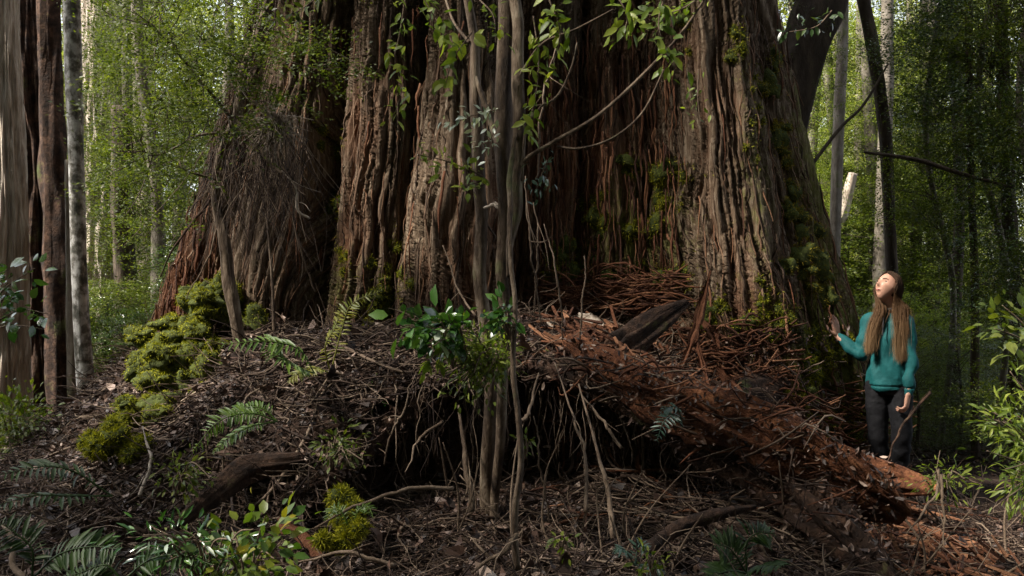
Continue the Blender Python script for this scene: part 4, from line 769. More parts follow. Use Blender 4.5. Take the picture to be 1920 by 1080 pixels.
def mesh_of(mb, name, m):
    o = mb.build(name, m); me = o.data; bpy.data.objects.remove(o); return me
CR = []
for i in range(7):
    L = [.045, .05, .035, .055, .04, .05, .03][i]
    mb, tw = crown_mesh(100 + i, nspray=300 if i != 6 else 420, per=[90, 80, 130, 80, 110, 80, 150][i], L=L, gap=[0, .05, .0, .1, .05, .1, .1][i])
    v = {}
    me = mesh_of(mb, 'crown', M['leaf']); v['leaf'] = me
    for kk_ in ('brightleaf', 'darkleaf', 'hazeleaf', 'airyleaf'):
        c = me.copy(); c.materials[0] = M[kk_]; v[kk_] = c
    v['twigs'] = mesh_of(tw, 'limbs', M['darktrunk']); CR.append(v)
def trunk_to(t, pts, rad, m, n=60, sides=12, bark=.12, seed=0, name='trunk'):
    mb = MB(); tube(mb, pts, rad, sides, n=n * (3 if sides > 50 else 1), bark=bark, seed=seed, bf=2.6 if sides > 50 else 1.4); return rel(mb, name, m, t)
def put_crown(t, ci, mk, pos, s, rz, sz=None):
    o = bpy.data.objects.new('crown', CR[ci][mk]); COL.objects.link(o); o.parent = t; o.location = tuple(np.asarray(pos) - np.array(t.location)); o.rotation_euler = (0, 0, rz); o.scale = (s, s, sz or s)
    q = bpy.data.objects.new('limbs', CR[ci]['twigs']); COL.objects.link(q); q.parent = o
    return o
def px_tree(label, path, rad, m, crowns=(), group=None, name='tree', bark=.12, sides=14, seed=0):
    """path: pixels from base up; base is dropped to the ground"""
    p = px_path(path); t = thing(name, label, 'tree', (p[0][0], p[0][1], p[0][2]), group)
    b = ground(p[0][0], p[0][1]); p = p if name == 'bare_sapling' else np.vstack([[p[0][0], p[0][1], b[2] - .1], p]) if p[0][2] > b[2] + .05 else p
    trunk_to(t, p, rad, m, bark=bark, sides=sides, seed=seed)
    for (ci, mk, px, py, Y, s, rz) in crowns: put_crown(t, ci, mk, P(px, py, Y), s, rz)
    return t
# left side
px_tree('massive pale trunk with shredded bark at the far left edge', [(8, 790, 9.5), (10, 600, 9.5), (12, 400, 9.5), (5, 200, 9.6), (2, 0, 9.7), (0, -300, 9.8)], [.27, .21, .185, .165, .15, .14], M['paletrunk'], bark=.20, sides=150)
px_tree('broad trunk coloured dark for shade, just right of the massive pale trunk', [(75, 790, 10.5), (70, 600, 10.5), (72, 400, 10.6), (60, 200, 10.7), (50, 0, 10.8), (45, -300, 11)], [.34, .27, .24, .20, .18, .16], M['darkwood'], bark=.3, sides=130)  # dark wood colour carries this trunk's shade
px_tree('slender trunk mottled white and dark with lichen, at the left', [(165, 770, 8.2), (152, 600, 8.2), (146, 400, 8.2), (140, 200, 8.2), (134, 0, 8.2), (128, -250, 8.2)], [.075, .062, .060, .062, .066, .062], M['spotted'], bark=.10, sides=20)
px_tree('dark rough trunk hidden behind the mottled slender trunk', [(115, 790, 10.2), (112, 600, 10.2), (105, 400, 10.3), (95, 200, 10.4), (90, -200, 10.5)], [.14, .13, .14, .11, .10], M['darkwood'], bark=.3, sides=24)
px_tree('distant white trunk seen right of the mottled slender trunk', [(200, 720, 16), (196, 450, 16), (192, 200, 16), (190, 0, 16), (188, -200, 16)], [.50, .40, .34, .30, .28], M['paletrunk'], bark=.22, sides=130)
px_tree('distant white trunk half hidden by the fine leaved sapling crown', [(262, 700, 20), (260, 350, 20), (258, 0, 20), (255, -200, 20)], [.40, .32, .30, .28], M['paletrunk'], bark=.2, sides=30)
px_tree('thin white trunk glimpsed between the two leftmost dark trunks', [(88, 700, 18), (88, 350, 18), (86, 0, 18), (86, -200, 18)], [.16, .13, .12, .10], M['paletrunk'], bark=.15)
px_tree('slim mossy stem crossing the foot of the mottled trunk', [(140, 790, 9.6), (136, 600, 9.6), (132, 450, 9.7), (130, 300, 9.7)], [.07, .06, .05, .04], M['greytrunk'], bark=.2)
px_tree('dead brown trunk in the shade between mossy root and mottled trunk', [(240, 700, 13), (236, 560, 13), (230, 400, 13), (228, 200, 13)], [.18, .15, .14, .12], M['darktrunk'], bark=.3)
# right side
px_tree('thick dark trunk leaning right behind the giant tree', [(1445, 420, 9.6), (1470, 240, 9.6), (1500, 120, 9.6), (1535, 10, 9.6), (1580, -150, 9.6)], [.24, .21, .21, .22, .23], M['darktrunk'], bark=.12, sides=30)
px_tree('slim pale grey trunk nearest the giant tree on the right', [(1562, 690, 11.5), (1566, 450, 11.5), (1572, 250, 11.5), (1580, 60, 11.5), (1584, -150, 11.5)], [.075, .065, .062, .060, .055], M['greytrunk'], bark=.12)
px_tree('dark crooked stem leaning left over the hiker', [(1680, 640, 9.8), (1668, 400, 9.8), (1660, 250, 9.8), (1640, 110, 9.8), (1618, 0, 9.8), (1600, -150, 9.8)], [.045, .05, .055, .055, .055, .05], M['darktrunk'], bark=.2)
px_tree('grey trunk behind the hiker\'s head', [(1650, 700, 13), (1652, 480, 13), (1660, 250, 13), (1664, 0, 13), (1668, -150, 13)], [.10, .09, .085, .08, .07], M['greytrunk'], bark=.15)
px_tree('thin upright dark stem right of the hiker', [(1830, 900, 8.6), (1828, 700, 8.6), (1828, 500, 8.6), (1820, 300, 8.6), (1815, -100, 8.6)], [.04, .035, .03, .028, .025], M['darktrunk'], bark=.2)
px_tree('dark forked trunk near the right edge', [(1905, 800, 8.8), (1898, 500, 8.8), (1888, 300, 8.8), (1882, 150, 8.8), (1870, -100, 8.8)], [.07, .065, .06, .05, .045], M['darktrunk'], bark=.2)
px_tree('dark slender trunk rising through the upper right foliage', [(1790, 640, 10), (1800, 400, 10), (1795, 200, 10), (1785, 50, 10), (1780, -150, 10)], [.05, .05, .05, .055, .05], M['darktrunk'], bark=.2)
px_tree('pale broken snag leaning among the ferns behind the hiker', [(1560, 470, 13), (1580, 400, 13), (1600, 325, 13)], [.06, .08, .05], M['paletrunk'], bark=.3, name='broken_snag')
px_tree('thin arching bare stem right of the giant\'s mossy edge', [(1500, 340, 8.6), (1540, 285, 8.7), (1580, 235, 8.8), (1620, 195, 8.9), (1665, 120, 9)], [.018, .016, .014, .012, .008], M['darktrunk'], name='bare_sapling')
px_tree('long thin bare branch crossing the thicket at upper right', [(1620, 285, 8.0), (1720, 300, 8.0), (1800, 325, 8.0), (1900, 352, 8.0)], [.010, .018, .016, .008], M['darktrunk'], name='bare_sapling')
# the crown of the fine leaved sapling on the left, as part of a hanging foliage tree
lt = thing('fine_leaved_tree', 'airy light green foliage of a small tree before the left of the giant trunk', 'tree', P(440, 240, 6.3))
mb = MB(); tw = MB(); gg = np.random.default_rng(71)
MAINB = np.vstack([spline(px_path(q), 20) for q in ([(440, 230, 6.5), (400, 180, 6.4), (350, 120, 6.35), (290, 50, 6.3)], [(450, 180, 6.5), (470, 110, 6.4), (480, 50, 6.4), (520, -10, 6.3)], [(430, 250, 6.5), (370, 255, 6.4), (300, 290, 6.3), (240, 285, 6.3)], [(455, 130, 6.5), (490, 40, 6.5), (510, -60, 6.5)])])
for (px, py, Y, R_, n) in [(430, 60, 6.1, .30, 9), (370, 110, 6.0, .34, 13), (300, 60, 6.1, .30, 9), (330, 190, 6.0, .30, 11), (400, 170, 6.0, .28, 9), (270, 230, 6.1, .28, 8), (320, 300, 6.1, .28, 8), (240, 110, 6.2, .26, 6), (450, 120, 6.1, .26, 7), (480, 40, 6.1, .26, 6), (380, 0, 6.1, .35, 8), (260, 0, 6.2, .35, 7), (250, 330, 6.2, .25, 5), (300, 400, 6.3, .22, 4), (220, 40, 6.2, .3, 5), (520, 100, 6.2, .25, 6), (610, 130, 6.4, .16, 4), (560, 30, 6.3, .25, 6), (470, 180, 6.2, .2, 4), (500, 10, 6.2, .25, 5)]:
    for s in range(int(n * .8)):
        c = P(px, py, Y) + gg.normal(size=3) * R_ * .62; ax = unit(gg.normal(size=3) * np.array([1, .8, .35])); sd_ = unit(np.cross(ax, [0, 0, 1])); m = 150
        u = gg.uniform(-1, 1, m); v = gg.normal(size=m) * .4; sp = gg.uniform(.13, .26)
        pos = c + ax * (u * sp)[:, None] + sd_ * (v * sp)[:, None] + gg.normal(size=(m, 3)) * .018 - np.array([0, 0, 1]) * (u * u * sp * .3)[:, None]
        instances(mb, T_DIA, F_DIA, pos, unit(ax + sd_ * np.sign(v)[:, None] + gg.normal(size=(m, 3)) * .4), unit(np.array([0, -.3, .9]) + gg.normal(size=(m, 3)) * .6), .026 * gg.uniform(.6, 1.4, m))
        
        if s % 2 == 0:
            b0 = MAINB[int(np.argmin(np.linalg.norm(MAINB - c, axis=1) + gg.uniform(0, .35, len(MAINB))))]; q = gg.normal(size=3) * .07
            tube(tw, [b0, b0 * .6 + c * .4 + q, b0 * .2 + c * .8 - q * .5, c + ax * sp * .6], [.005, .0035, .0025, .001], 4, n=12, caps=False)
rel(mb, 'foliage', M['airyleaf'], lt); rel(tw, 'branches', M['darktrunk'], lt)
# dead drooping twigs of its skirt
mb = MB()
for i in range(230):
    a = P(gg.uniform(390, 580), gg.uniform(210, 330), gg.uniform(6.3, 6.8)); l = gg.uniform(.2, .8); d = np.array([gg.normal() * .35, gg.normal() * .2, -1])
    tube(mb, [a, a + d * l * .5 + gg.normal(size=3) * .05, a + d * l + gg.normal(size=3) * .08], [.003, .0022, .001], 4, n=7, caps=False)
tag(mb.build('dead_twigs', M['twig']), 'tangle of dead drooping twigs against left of the giant trunk', None, None, 'stuff')
mb = MB()
for i in range(420):
    a = P(515, 240, 6.45) + gg.normal(size=3) * .03; d = unit(gg.normal(size=3) + np.array([-.1, -.6, .1])); l = gg.uniform(.05, .24); tube(mb, [a, a + d * l * .5, a + d * l + np.array([0, 0, -.03])], [.004, .003, .001], 4, n=5, caps=False)
tag(mb.build('straw_tuft', M['palestick'], loc=P(515, 245, 6.7)), 'pale straw coloured tuft of dry shreds caught on the left column', 'plant debris')
# background forest: individually placed, sharing crown meshes
bgl = np.random.default_rng(91)
def bgtree(px, Y, s, mk, label, group, tr='greytrunk', rt=.08, z0=.6, lean=0, ci=None, nc=2):
    x = (px - 960) / FP * Y; b = ground(x, Y); t = thing('forest_tree', label, 'tree', b, group)
    H = 8.5; wob = bgl.normal(size=3) * .15
    pts = b + np.array([[0, 0, -.1], [lean * .2 + wob[0] * .3, 0, H * .3], [lean * .6 + wob[1], wob[2], H * .6], [lean, 0, H]])
    trunk_to(t, pts, [rt * 1.2, rt, rt * .8, rt * .5], M[tr], n=30, sides=9, bark=.15, seed=int(px))
    if Y > 15 and mk == 'brightleaf': mk = 'hazeleaf'  # far crowns take the leaf colour paled for haze
    for k in range(nc):
        i = ci if ci is not None else int(bgl.integers(0, 6)); h = z0 + k * 3.0 * s
        put_crown(t, (i + k) % 6, mk, b + np.array([lean * h / H, 0, h]), s, bgl.uniform(0, 6.3))
    return t
GL = 'trees of the thicket left of the giant tree'; GR = 'trees of the thicket right of the giant tree'
for (px, Y, s, mk) in [(290, 12.5, .7, 'airyleaf'), (30, 13.5, .8, 'airyleaf'), (330, 16, .8, 'airyleaf'), (110, 18, .8, 'brightleaf'), (400, 14, .9, 'airyleaf'), (230, 15, .7, 'airyleaf'), (150, 24, 1.0, 'brightleaf'), (340, 22, 1.0, 'airyleaf'), (20, 24, 1.1, 'brightleaf'), (450, 19, 1.1, 'brightleaf')]:
    bgtree(px, Y, s, mk, 'leafy forest tree in the thicket left of the giant tree', GL, tr='darktrunk' if mk == 'darkleaf' else 'greytrunk', z0=bgl.uniform(0, 1.2))
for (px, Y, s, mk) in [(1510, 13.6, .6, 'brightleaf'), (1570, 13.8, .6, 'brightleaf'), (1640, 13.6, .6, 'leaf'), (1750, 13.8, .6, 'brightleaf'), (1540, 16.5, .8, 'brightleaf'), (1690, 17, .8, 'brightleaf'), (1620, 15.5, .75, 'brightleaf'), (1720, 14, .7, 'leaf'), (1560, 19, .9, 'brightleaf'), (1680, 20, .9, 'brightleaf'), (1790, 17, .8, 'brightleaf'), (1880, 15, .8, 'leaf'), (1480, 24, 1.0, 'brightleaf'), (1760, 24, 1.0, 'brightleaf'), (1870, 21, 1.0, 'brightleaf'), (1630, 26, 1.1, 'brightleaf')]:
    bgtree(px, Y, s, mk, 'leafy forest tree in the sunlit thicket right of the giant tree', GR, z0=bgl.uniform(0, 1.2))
def dark_tree(px, Y, s, hs, lab, mk='leaf', ci=3):
    x = (px - 960) / FP * Y; b = ground(x, Y); t = thing('dark_tree', lab, 'tree', b); trunk_to(t, b + np.array([[0, 0, -.1], [.14, 0, 1.5], [-.12, 0, 3], [.08, 0, 5], [0, 0, 7]]), [.03, .027, .024, .02, .012], M['greytrunk'], n=30, sides=9, bark=.15)
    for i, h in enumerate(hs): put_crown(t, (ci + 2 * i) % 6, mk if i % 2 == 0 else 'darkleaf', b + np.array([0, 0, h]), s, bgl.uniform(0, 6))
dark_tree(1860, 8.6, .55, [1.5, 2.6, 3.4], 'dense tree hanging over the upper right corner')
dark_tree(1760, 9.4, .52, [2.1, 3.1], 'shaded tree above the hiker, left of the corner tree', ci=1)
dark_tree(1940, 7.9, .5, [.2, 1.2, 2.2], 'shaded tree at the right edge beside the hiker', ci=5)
dark_tree(1490, 9.9, .40, [3.2], 'dark foliage beside the top of the giant trunk', ci=0)
# understory shrubs
def shrub(px, Y, s, mk, label, group):
    x = (px - 960) / FP * Y; b = ground(x, Y); t = thing('understory_shrub', label, 'shrub', b, group)
    trunk_to(t, b + np.array([[0, 0, -.05], [.03, 0, s * .6], [0, .05, s * 1.4]]), [.02, .015, .006], M['darktrunk'], n=10, sides=6, name='stem')
    put_crown(t, int(bgl.integers(0, 6)), mk, b, s * .55, bgl.uniform(0, 6), s * .38)
for px in np.linspace(-20, 420, 11): shrub(px + bgl.uniform(-20, 20), bgl.uniform(9.6, 13), bgl.uniform(.7, 1.2), ['leaf', 'brightleaf', 'darkleaf'][bgl.integers(3)], 'low green shrub of the forest floor left of the giant tree', 'understory shrubs at the left')
for px in np.linspace(1600, 1960, 12): shrub(px + bgl.uniform(-15, 15), bgl.uniform(8.6, 13), bgl.uniform(.6, 1.0), ['leaf', 'darkleaf', 'brightleaf'][bgl.integers(3)], 'low dark shrub of the forest floor behind the hiker', 'understory shrubs at the right')
for px in np.linspace(1500, 1830, 8): shrub(px + bgl.uniform(-15, 15), bgl.uniform(13.2, 15), bgl.uniform(1.2, 1.9), ['airyleaf', 'brightleaf', 'leaf'][bgl.integers(3)], 'tall sunlit shrub of the thicket beyond the hiker', 'sunlit shrubs beyond the hiker')
# distant wood that reads as one mass
mb = MB(); n = 60000
for (x0, x1, n) in [(-24, -7, 34000), (8, 30, 46000)]:
    x = bgl.uniform(x0, x1, n); y = bgl.uniform(29, 36, n); z = bgl.uniform(.5, 12, n); k = noise(x * .6, y * .6, z * .6, 5) + .4 * noise(x * 2, y * 2, z * 2, 6) > -.35
    p = np.stack([x, y, z], -1)[k]; m = len(p); instances(mb, T_DIA, F_DIA, p, rdir(m, g=bgl), unit(bgl.normal(size=(m, 3)) + [0, 0, 1]), .22 * bgl.uniform(.5, 1.4, m))
tag(mb.build('distant_forest', M['hazeleaf']), 'far off wood seen as one mass of foliage, haze put into its colour', None, None, 'stuff')

# GIANT CROWN: the big tree's own foliage, far above the frame
def leafmass(name, n, box, rad, size, hole=(), seed=55, thr=-.3, m='leaf'):
    mb = MB(); g = np.random.default_rng(seed); (x0, x1, y0, y1, z0, z1) = box
    p = np.stack([g.uniform(x0, x1, n), g.uniform(y0, y1, n), g.uniform(z0, z1, n)], -1); x, y, z = p.T
    k = (noise(x * .7, y * .7, z * .4, 15) + .5 * noise(x * 1.9, y * 1.9, z, 16) > thr)
    for (c, r) in hole:
        d = p - np.array(c); al = d @ sd; k &= np.linalg.norm(d - al[:, None] * sd, axis=1) > r
    if rad: k &= ((x - (x0 + x1) / 2) / (x1 - x0)) ** 2 + ((y - (y0 + y1) / 2) / (y1 - y0)) ** 2 < .25
    p = p[k]; mm = len(p); instances(mb, T_DIA, F_DIA, p, rdir(mm, g=g), unit(g.normal(size=(mm, 3)) * .7 + [0, 0, 1]), size * g.uniform(.5, 1.3, mm)); return mb
lpart(leafmass('crown', 4000, (-2.2, 1.8, 6.6, 10.4, 8.3, 11), True, .3), 'crown', M['leaf'])
SUN_HOLES = [((2.70, 7.0, 1.45), .42), ((2.72, 7.1, .95), .28), ((-1.9, 6.1, 3.3), .8), ((-2.2, 6.1, 2.6), .5), ((-.6, 5, 3.7), .5), ((.3, 4.7, 3.7), .45), ((1.0, 4.5, 3.9), .4), ((-3.9, 9.4, 2.5), .8), ((-3.4, 8.2, 2.0), .4), ((-2.3, 6.8, .95), .85), ((-2.45, 7.5, 1.8), .3), ((2.2, 7.3, .9), .3), ((-2.6, 7.3, 1.5), .2), ((-1.0, 7.1, 2.6), .28), ((-1.05, 7.1, 1.8), .16), ((-.4, 7, 2.8), .2), ((-.3, 7, 1.9), .16), ((1.5, 7, 3.2), .3), ((1.7, 7.1, 2.2), .24), ((-.3, 4.8, 1.35), .40), ((-1.7, 7.3, 3.4), .35), ((.6, 6.3, 1.1), .16), ((3.1, 6, .6), .5), ((-1.6, 7.3, 3.0), .2), ((1.35, 6.2, .8), .18), ((-1.3, 5.4, .9), .2), ((-1.1, 3.9, .55), .5), ((2.45, 4.8, .8), .6), ((-1.1, 4.4, .6), .2), ((-2.2, 4.5, .6), .25), ((.95, 7.6, 2.0), .22), ((-1.35, 5.5, 1.2), .35), ((-1.4, 5.1, .95), .3), ((2.35, 7.4, .9), .25), ((2.3, 7.5, 2.6), .3), ((-.6, 5.6, 1.0), .2)]  # sun gaps cut through the added canopies, aimed at chosen spots
tag(leafmass('canopy', 78000, (-10.5, .3, -9, 7.0, 6.5, 10.5), False, .26, SUN_HOLES, 56, -.42).build('shade_canopy', M['leaf']), 'unseen canopy added overhead to shade the giant tree, with holes for sun', None, None, 'stuff')  # leaf mass added out of view to shade trunk and foreground
tag(leafmass('canopy', 46000, (-1.5, 7.5, -9, 4.6, 8, 11), False, .28, SUN_HOLES, 58, -.42).build('shade_canopy', M['leaf']), 'unseen canopy added overhead, right of the photographer, to shade the foreground', None, None, 'stuff')  # second added leaf mass, cuts the light from above right
mb = MB(); g = np.random.default_rng(57); n = 70000; a = g.uniform(-pi * .55, pi * .55, n); r = g.uniform(10, 14, n); p = np.stack([r * np.sin(a), 2 - r * np.cos(a), g.uniform(0, 8, n)], -1)
instances(mb, T_DIA, F_DIA, p, rdir(n, g=g), unit(g.normal(size=(n, 3)) + [0, 0, .6]), .34 * g.uniform(.5, 1.3, n)); tag(mb.build('distant_forest', M['leaf']), 'unseen forest ring added behind the photographer to block low light', None, None, 'stuff')  # unseen ring of leaves added to darken the frontal light

# ------------------------------------------------------------------ the hiker
def V(*a): return np.array(a, float)
PR = V(2.705, 7.15, .08)
person = thing('person', 'long haired woman in teal jacket and black trousers gazing up, hand on the trunk', 'person', PR)
M['skin'] = rough_mat('skin', [(.3, (.36, .19, .13)), (.7, (.44, .245, .175))], nscale=12, bump=.05, bscale=90, rough=.5, spec=.4)
M['teal'] = rough_mat('teal_fleece', [(.3, (.002, .050, .053)), (.7, (.004, .080, .083))], nscale=7, bump=.25, bscale=18, rough=.75)
M['trouser'] = rough_mat('black_trousers', [(.3, (.0025, .0025, .004)), (.7, (.006, .006, .008))], nscale=6, bump=.4, bscale=14, rough=.8)
M['boot'] = rough_mat('boot_leather', [(.3, (.02, .014, .010)), (.7, (.05, .035, .024))], nscale=14, bump=.3, rough=.6)
M['collar'] = rough_mat('black_collar', [(.3, (.010, .010, .012)), (.7, (.02, .02, .024))], nscale=14, bump=.2, rough=.7)
M['eye'] = rough_mat('eye_dark', [(.3, (.03, .02, .015)), (.7, (.05, .03, .02))], bump=0, rough=.2)
M['lips'] = rough_mat('lips', [(.3, (.40, .13, .11)), (.7, (.45, .16, .13))], bump=0, rough=.4)
m_, t_, bs_, out_ = nodes('hair'); at = N(t_, 'ShaderNodeAttribute', attribute_name='tip'); gi = t_.nodes.new('ShaderNodeNewGeometry')
mx = t_.nodes.new('ShaderNodeMath'); mx.operation = 'MULTIPLY_ADD'; t_.links.new(gi.outputs['Random Per Island'], mx.inputs[0]); mx.inputs[1].default_value = .07; t_.links.new(at.outputs['Fac'], mx.inputs[2])
rp = ramp(t_, [(.15, (.032, .017, .009)), (.5, (.052, .028, .015)), (.8, (.12, .066, .032)), (1.0, (.25, .155, .08))], mx.outputs[0]); t_.links.new(rp.outputs[0], bs_.inputs['Base Color']); bs_.inputs['Roughness'].default_value = .6; bs_.inputs['Specular IOR Level'].default_value = .12
M['hair'] = m_
def chain(mb, pts, rad, flat=1.0, sides=14, n=24, spin=0.0):
    """closed tapered limb with round ends"""
    p = spline(pts, n); r = np.interp(np.linspace(0, 1, n), np.linspace(0, 1, len(rad)), rad)
    t = unit(np.gradient(p, axis=0)); e0, e1 = p[0], p[-1]; k = [.9, .6, .25]
    P0 = np.vstack([e0 - t[0] * r[0] * kk for kk in k] + []); P1 = np.vstack([e1 + t[-1] * r[-1] * kk for kk in k[::-1]])
    rr = np.concatenate([[r[0] * .4, r[0] * .78, r[0] * .96], r, [r[-1] * .96, r[-1] * .78, r[-1] * .4]])
    tube(mb, np.vstack([P0, p, P1]), rr, sides, flat=flat, spin=spin)
def ring_loft(mb, rings, nseg=40):
    """rings: (centre, rx, ry, yaw) stacked; smooth closed body"""
    K = len(rings); C_ = spline([r[0] for r in rings], 60); u = np.linspace(0, 1, 60) * (K - 1); I = lambda j: np.interp(u, range(K), [r[j] for r in rings])
    rx, ry, yaw = I(1), I(2), I(3); a = np.linspace(0, 2 * pi, nseg, endpoint=False)
    ex = np.sign(np.cos(a)) * np.abs(np.cos(a)) ** .85; ey = np.sign(np.sin(a)) * np.abs(np.sin(a)) ** .85
    X = rx[:, None] * ex; Y = ry[:, None] * ey
    v = np.stack([C_[:, None, 0] + X * np.cos(yaw)[:, None] - Y * np.sin(yaw)[:, None], C_[:, None, 1] + X * np.sin(yaw)[:, None] + Y * np.cos(yaw)[:, None], np.broadcast_to(C_[:, None, 2], X.shape)], -1)
    f = grid_faces(60, nseg, True); c = np.vstack([C_[0], C_[-1]]); i = np.arange(nseg); j = (i + 1) % nseg
    mb.add(np.vstack([v.reshape(-1, 3), c]), [f, np.stack([j, i, np.full(nseg, 60 * nseg)], -1), np.stack([i + 59 * nseg, j + 59 * nseg, np.full(nseg, 60 * nseg + 1)], -1)])
def remesh(o, vox, sm=2):
    r = o.modifiers.new('r', 'REMESH'); r.mode = 'VOXEL'; r.voxel_size = vox; r.use_smooth_shade = True
    s = o.modifiers.new('s', 'SMOOTH'); s.iterations = sm; s.factor = .5
    dg = bpy.context.evaluated_depsgraph_get(); me = bpy.data.meshes.new_from_object(o.evaluated_get(dg)); o.modifiers.clear(); o.data = me
    return me
YAW = -.64         # the right-to-left shoulder axis, seen from above
SHR, SHL = V(-.115, .090, 1.280), V(.100, -.085, 1.280)
ELR, WRR = V(-.19, .03, 1.035), V(-.318, .155, 1.165)
ELL, WRL = V(.108, -.145, 1.02), V(.060, -.20, .775)
HIR, HIL = V(-.072, .045, .85), V(.068, -.05, .85); KNR, KNL = V(-.075, .0, .46), V(.055, -.09, .47); ANR, ANL = V(-.01, .05, .07), V(.06, -.02, .07)
# head frame
f_ = unit(V(-.80, -.44, .52)); u_ = unit(V(0, 0, 1) - f_ * f_[2]); s_ = np.cross(u_, f_); HC = V(-.012, -.02, 1.520)
def head_v(nu=150, nv=110, grow=1.0):
    a = np.linspace(0, 2 * pi, nu, endpoint=False); b = np.linspace(.01, pi - .01, nv); A, B = np.meshgrid(a, b)
    x, y, z = np.sin(B) * np.cos(A), np.sin(B) * np.sin(A), np.cos(B)
    jaw = sstep(.1, -1, z) if False else np.clip((-z - .05) / .95, 0, 1)
    X = x * (.094 - .012 * jaw) + .016 * jaw; Y = y * .073 * (1 - .38 * jaw ** 1.3); Z = z * .112
    X = np.where(x < 0, X * (1.05 - .35 * jaw), X)
    fr = np.clip(x, 0, 1) ** 2
    gz = lambda y0, z0, sy, sz: np.exp(-((Y - y0) / sy) ** 2 - ((Z - z0) / sz) ** 2)
    X = X + fr * (.024 * gz(0, -.028, .010, .012) + .014 * gz(0, -.008, .008, .020) + .006 * gz(0, .030, .040, .012) - .012 * gz(.030, .010, .014, .012) - .012 * gz(-.030, .010, .014, .012)
                  + .007 * gz(0, -.058, .018, .005) + .006 * gz(0, -.068, .016, .005) - .004 * gz(0, -.080, .02, .006) + .011 * gz(0, -.098, .020, .014) + .004 * gz(.04, -.025, .02, .02) + .004 * gz(-.04, -.025, .02, .02))
    L = np.stack([X, Y, Z], -1)
    return L, grid_faces(nv, nu, True)
L, F = head_v(); Hd = HC + L[..., 0:1] * f_ + L[..., 1:2] * s_ + L[..., 2:3] * u_
body = MB(); 
c2 = np.vstack([Hd[0].mean(0), Hd[-1].mean(0)]); nu = L.shape[1]; nv = L.shape[0]; i = np.arange(nu); j = (i + 1) % nu
body.add(np.vstack([Hd.reshape(-1, 3), c2]), [F, np.stack([j, i, np.full(nu, nu * nv)], -1), np.stack([i + (nv - 1) * nu, j + (nv - 1) * nu, np.full(nu, nu * nv + 1)], -1)])
for sg in (-1, 1):   # ears
    c = HC + f_ * (-.008) + s_ * sg * .070 + u_ * (-.008); chain(body, [c + u_ * .024, c + u_ * .005 - f_ * .008 + s_ * sg * .006, c - u_ * .024], [.009, .011, .007], n=10)
chain(body, [V(.03, .02, 1.31), V(.022, .012, 1.38), HC - u_ * .055 - f_ * .02], [.062, .050, .050], sides=20)
ring_loft(body, [(V(0, 0, .80), .09, .065, YAW), (V(0, 0, .90), .095, .068, YAW), (V(0, 0, 1.03), .09, .065, YAW), (V(0, 0, 1.18), .105, .075, YAW), (V(.005, 0, 1.26), .108, .062, YAW), (V(.01, .0, 1.315), .07, .045, YAW)])
chain(body, [SHR * .9 + V(0, 0, .13) * .98, SHR, (SHR + ELR) / 2, ELR], [.034, .034, .032, .029]); chain(body, [ELR, (ELR + WRR) / 2, WRR], [.030, .029, .024])
chain(body, [SHL * .9 + V(0, 0, .13) * .98, SHL, (SHL + ELL) / 2, ELL], [.034, .034, .032, .029]); chain(body, [ELL, (ELL + WRL) / 2, WRL], [.030, .029, .024])
for h, kn, an in ((HIR, KNR, ANR), (HIL, KNL, ANL)):
    chain(body, [h, (h + kn) / 2, kn], [.056, .056, .046]); chain(body, [kn, kn * .6 + an * .4 + V(0, .01, 0), an], [.052, .052, .034]); chain(body, [an, an + V(-.04, -.055, -.03), an + V(-.08, -.11, -.04)], [.030, .026, .020])
def hand(mb, W, up, nrm, curl, thumb_side, k=1.0):
    up = unit(up); nrm = unit(nrm - up * np.dot(nrm, up)); sd_ = np.cross(up, nrm) * thumb_side
    kn = [W + up * .085 * k + sd_ * x * k for x in (.030, .010, -.010, -.028)]
    for q, kk_ in enumerate(kn):
        chain(mb, [W + sd_ * (.016, .006, -.005, -.014)[q] * k, (W + kk_) / 2 + sd_ * .003 * (1.5 - q), kk_], [.015, .0155, .0105], n=12, flat=.85, sides=10)
        ln = (.070, .078, .072, .056)[q] * k; c1, c2, c3 = curl[q]
        def dr(a): return up * cos(a) + nrm * sin(a) + sd_ * (.14, .04, -.06, -.17)[q]
        a = kk_ + dr(c1) * ln * .45; b = a + dr(c1 + c2) * ln * .32; c = b + dr(c1 + c2 + c3) * ln * .25
        chain(mb, [kk_, a, b, c], [.0095, .0088, .0080, .0068], n=16, sides=9)
    b0 = W + sd_ * .022 * k + up * .018 * k; b1 = b0 + (sd_ * .75 + up * .65 + nrm * .25) * .040 * k; b2 = b1 + (sd_ * .35 + up * .85 + nrm * .3) * .030 * k; b3 = b2 + (up * .95 + nrm * .35) * .022 * k
    chain(mb, [b0, b1, b2, b3], [.015, .0115, .0098, .008], n=16, sides=9)
NT_ = unit(V(-.50, .84, -.18))
hand(body, WRR, V(-.16, .02, 1), NT_, [(.18, .12, .1), (.08, .12, .1), (.14, .15, .1), (.25, .2, .15)], 1)
hand(body, WRL, V(-.18, -.05, -1), V(-.7, .5, 0), [(.45, .6, .5), (.55, .7, .5), (.65, .75, .5), (.75, .8, .5)], 1)
bo = body.build('body', M['skin'], person); remesh(bo, .0042, 2)
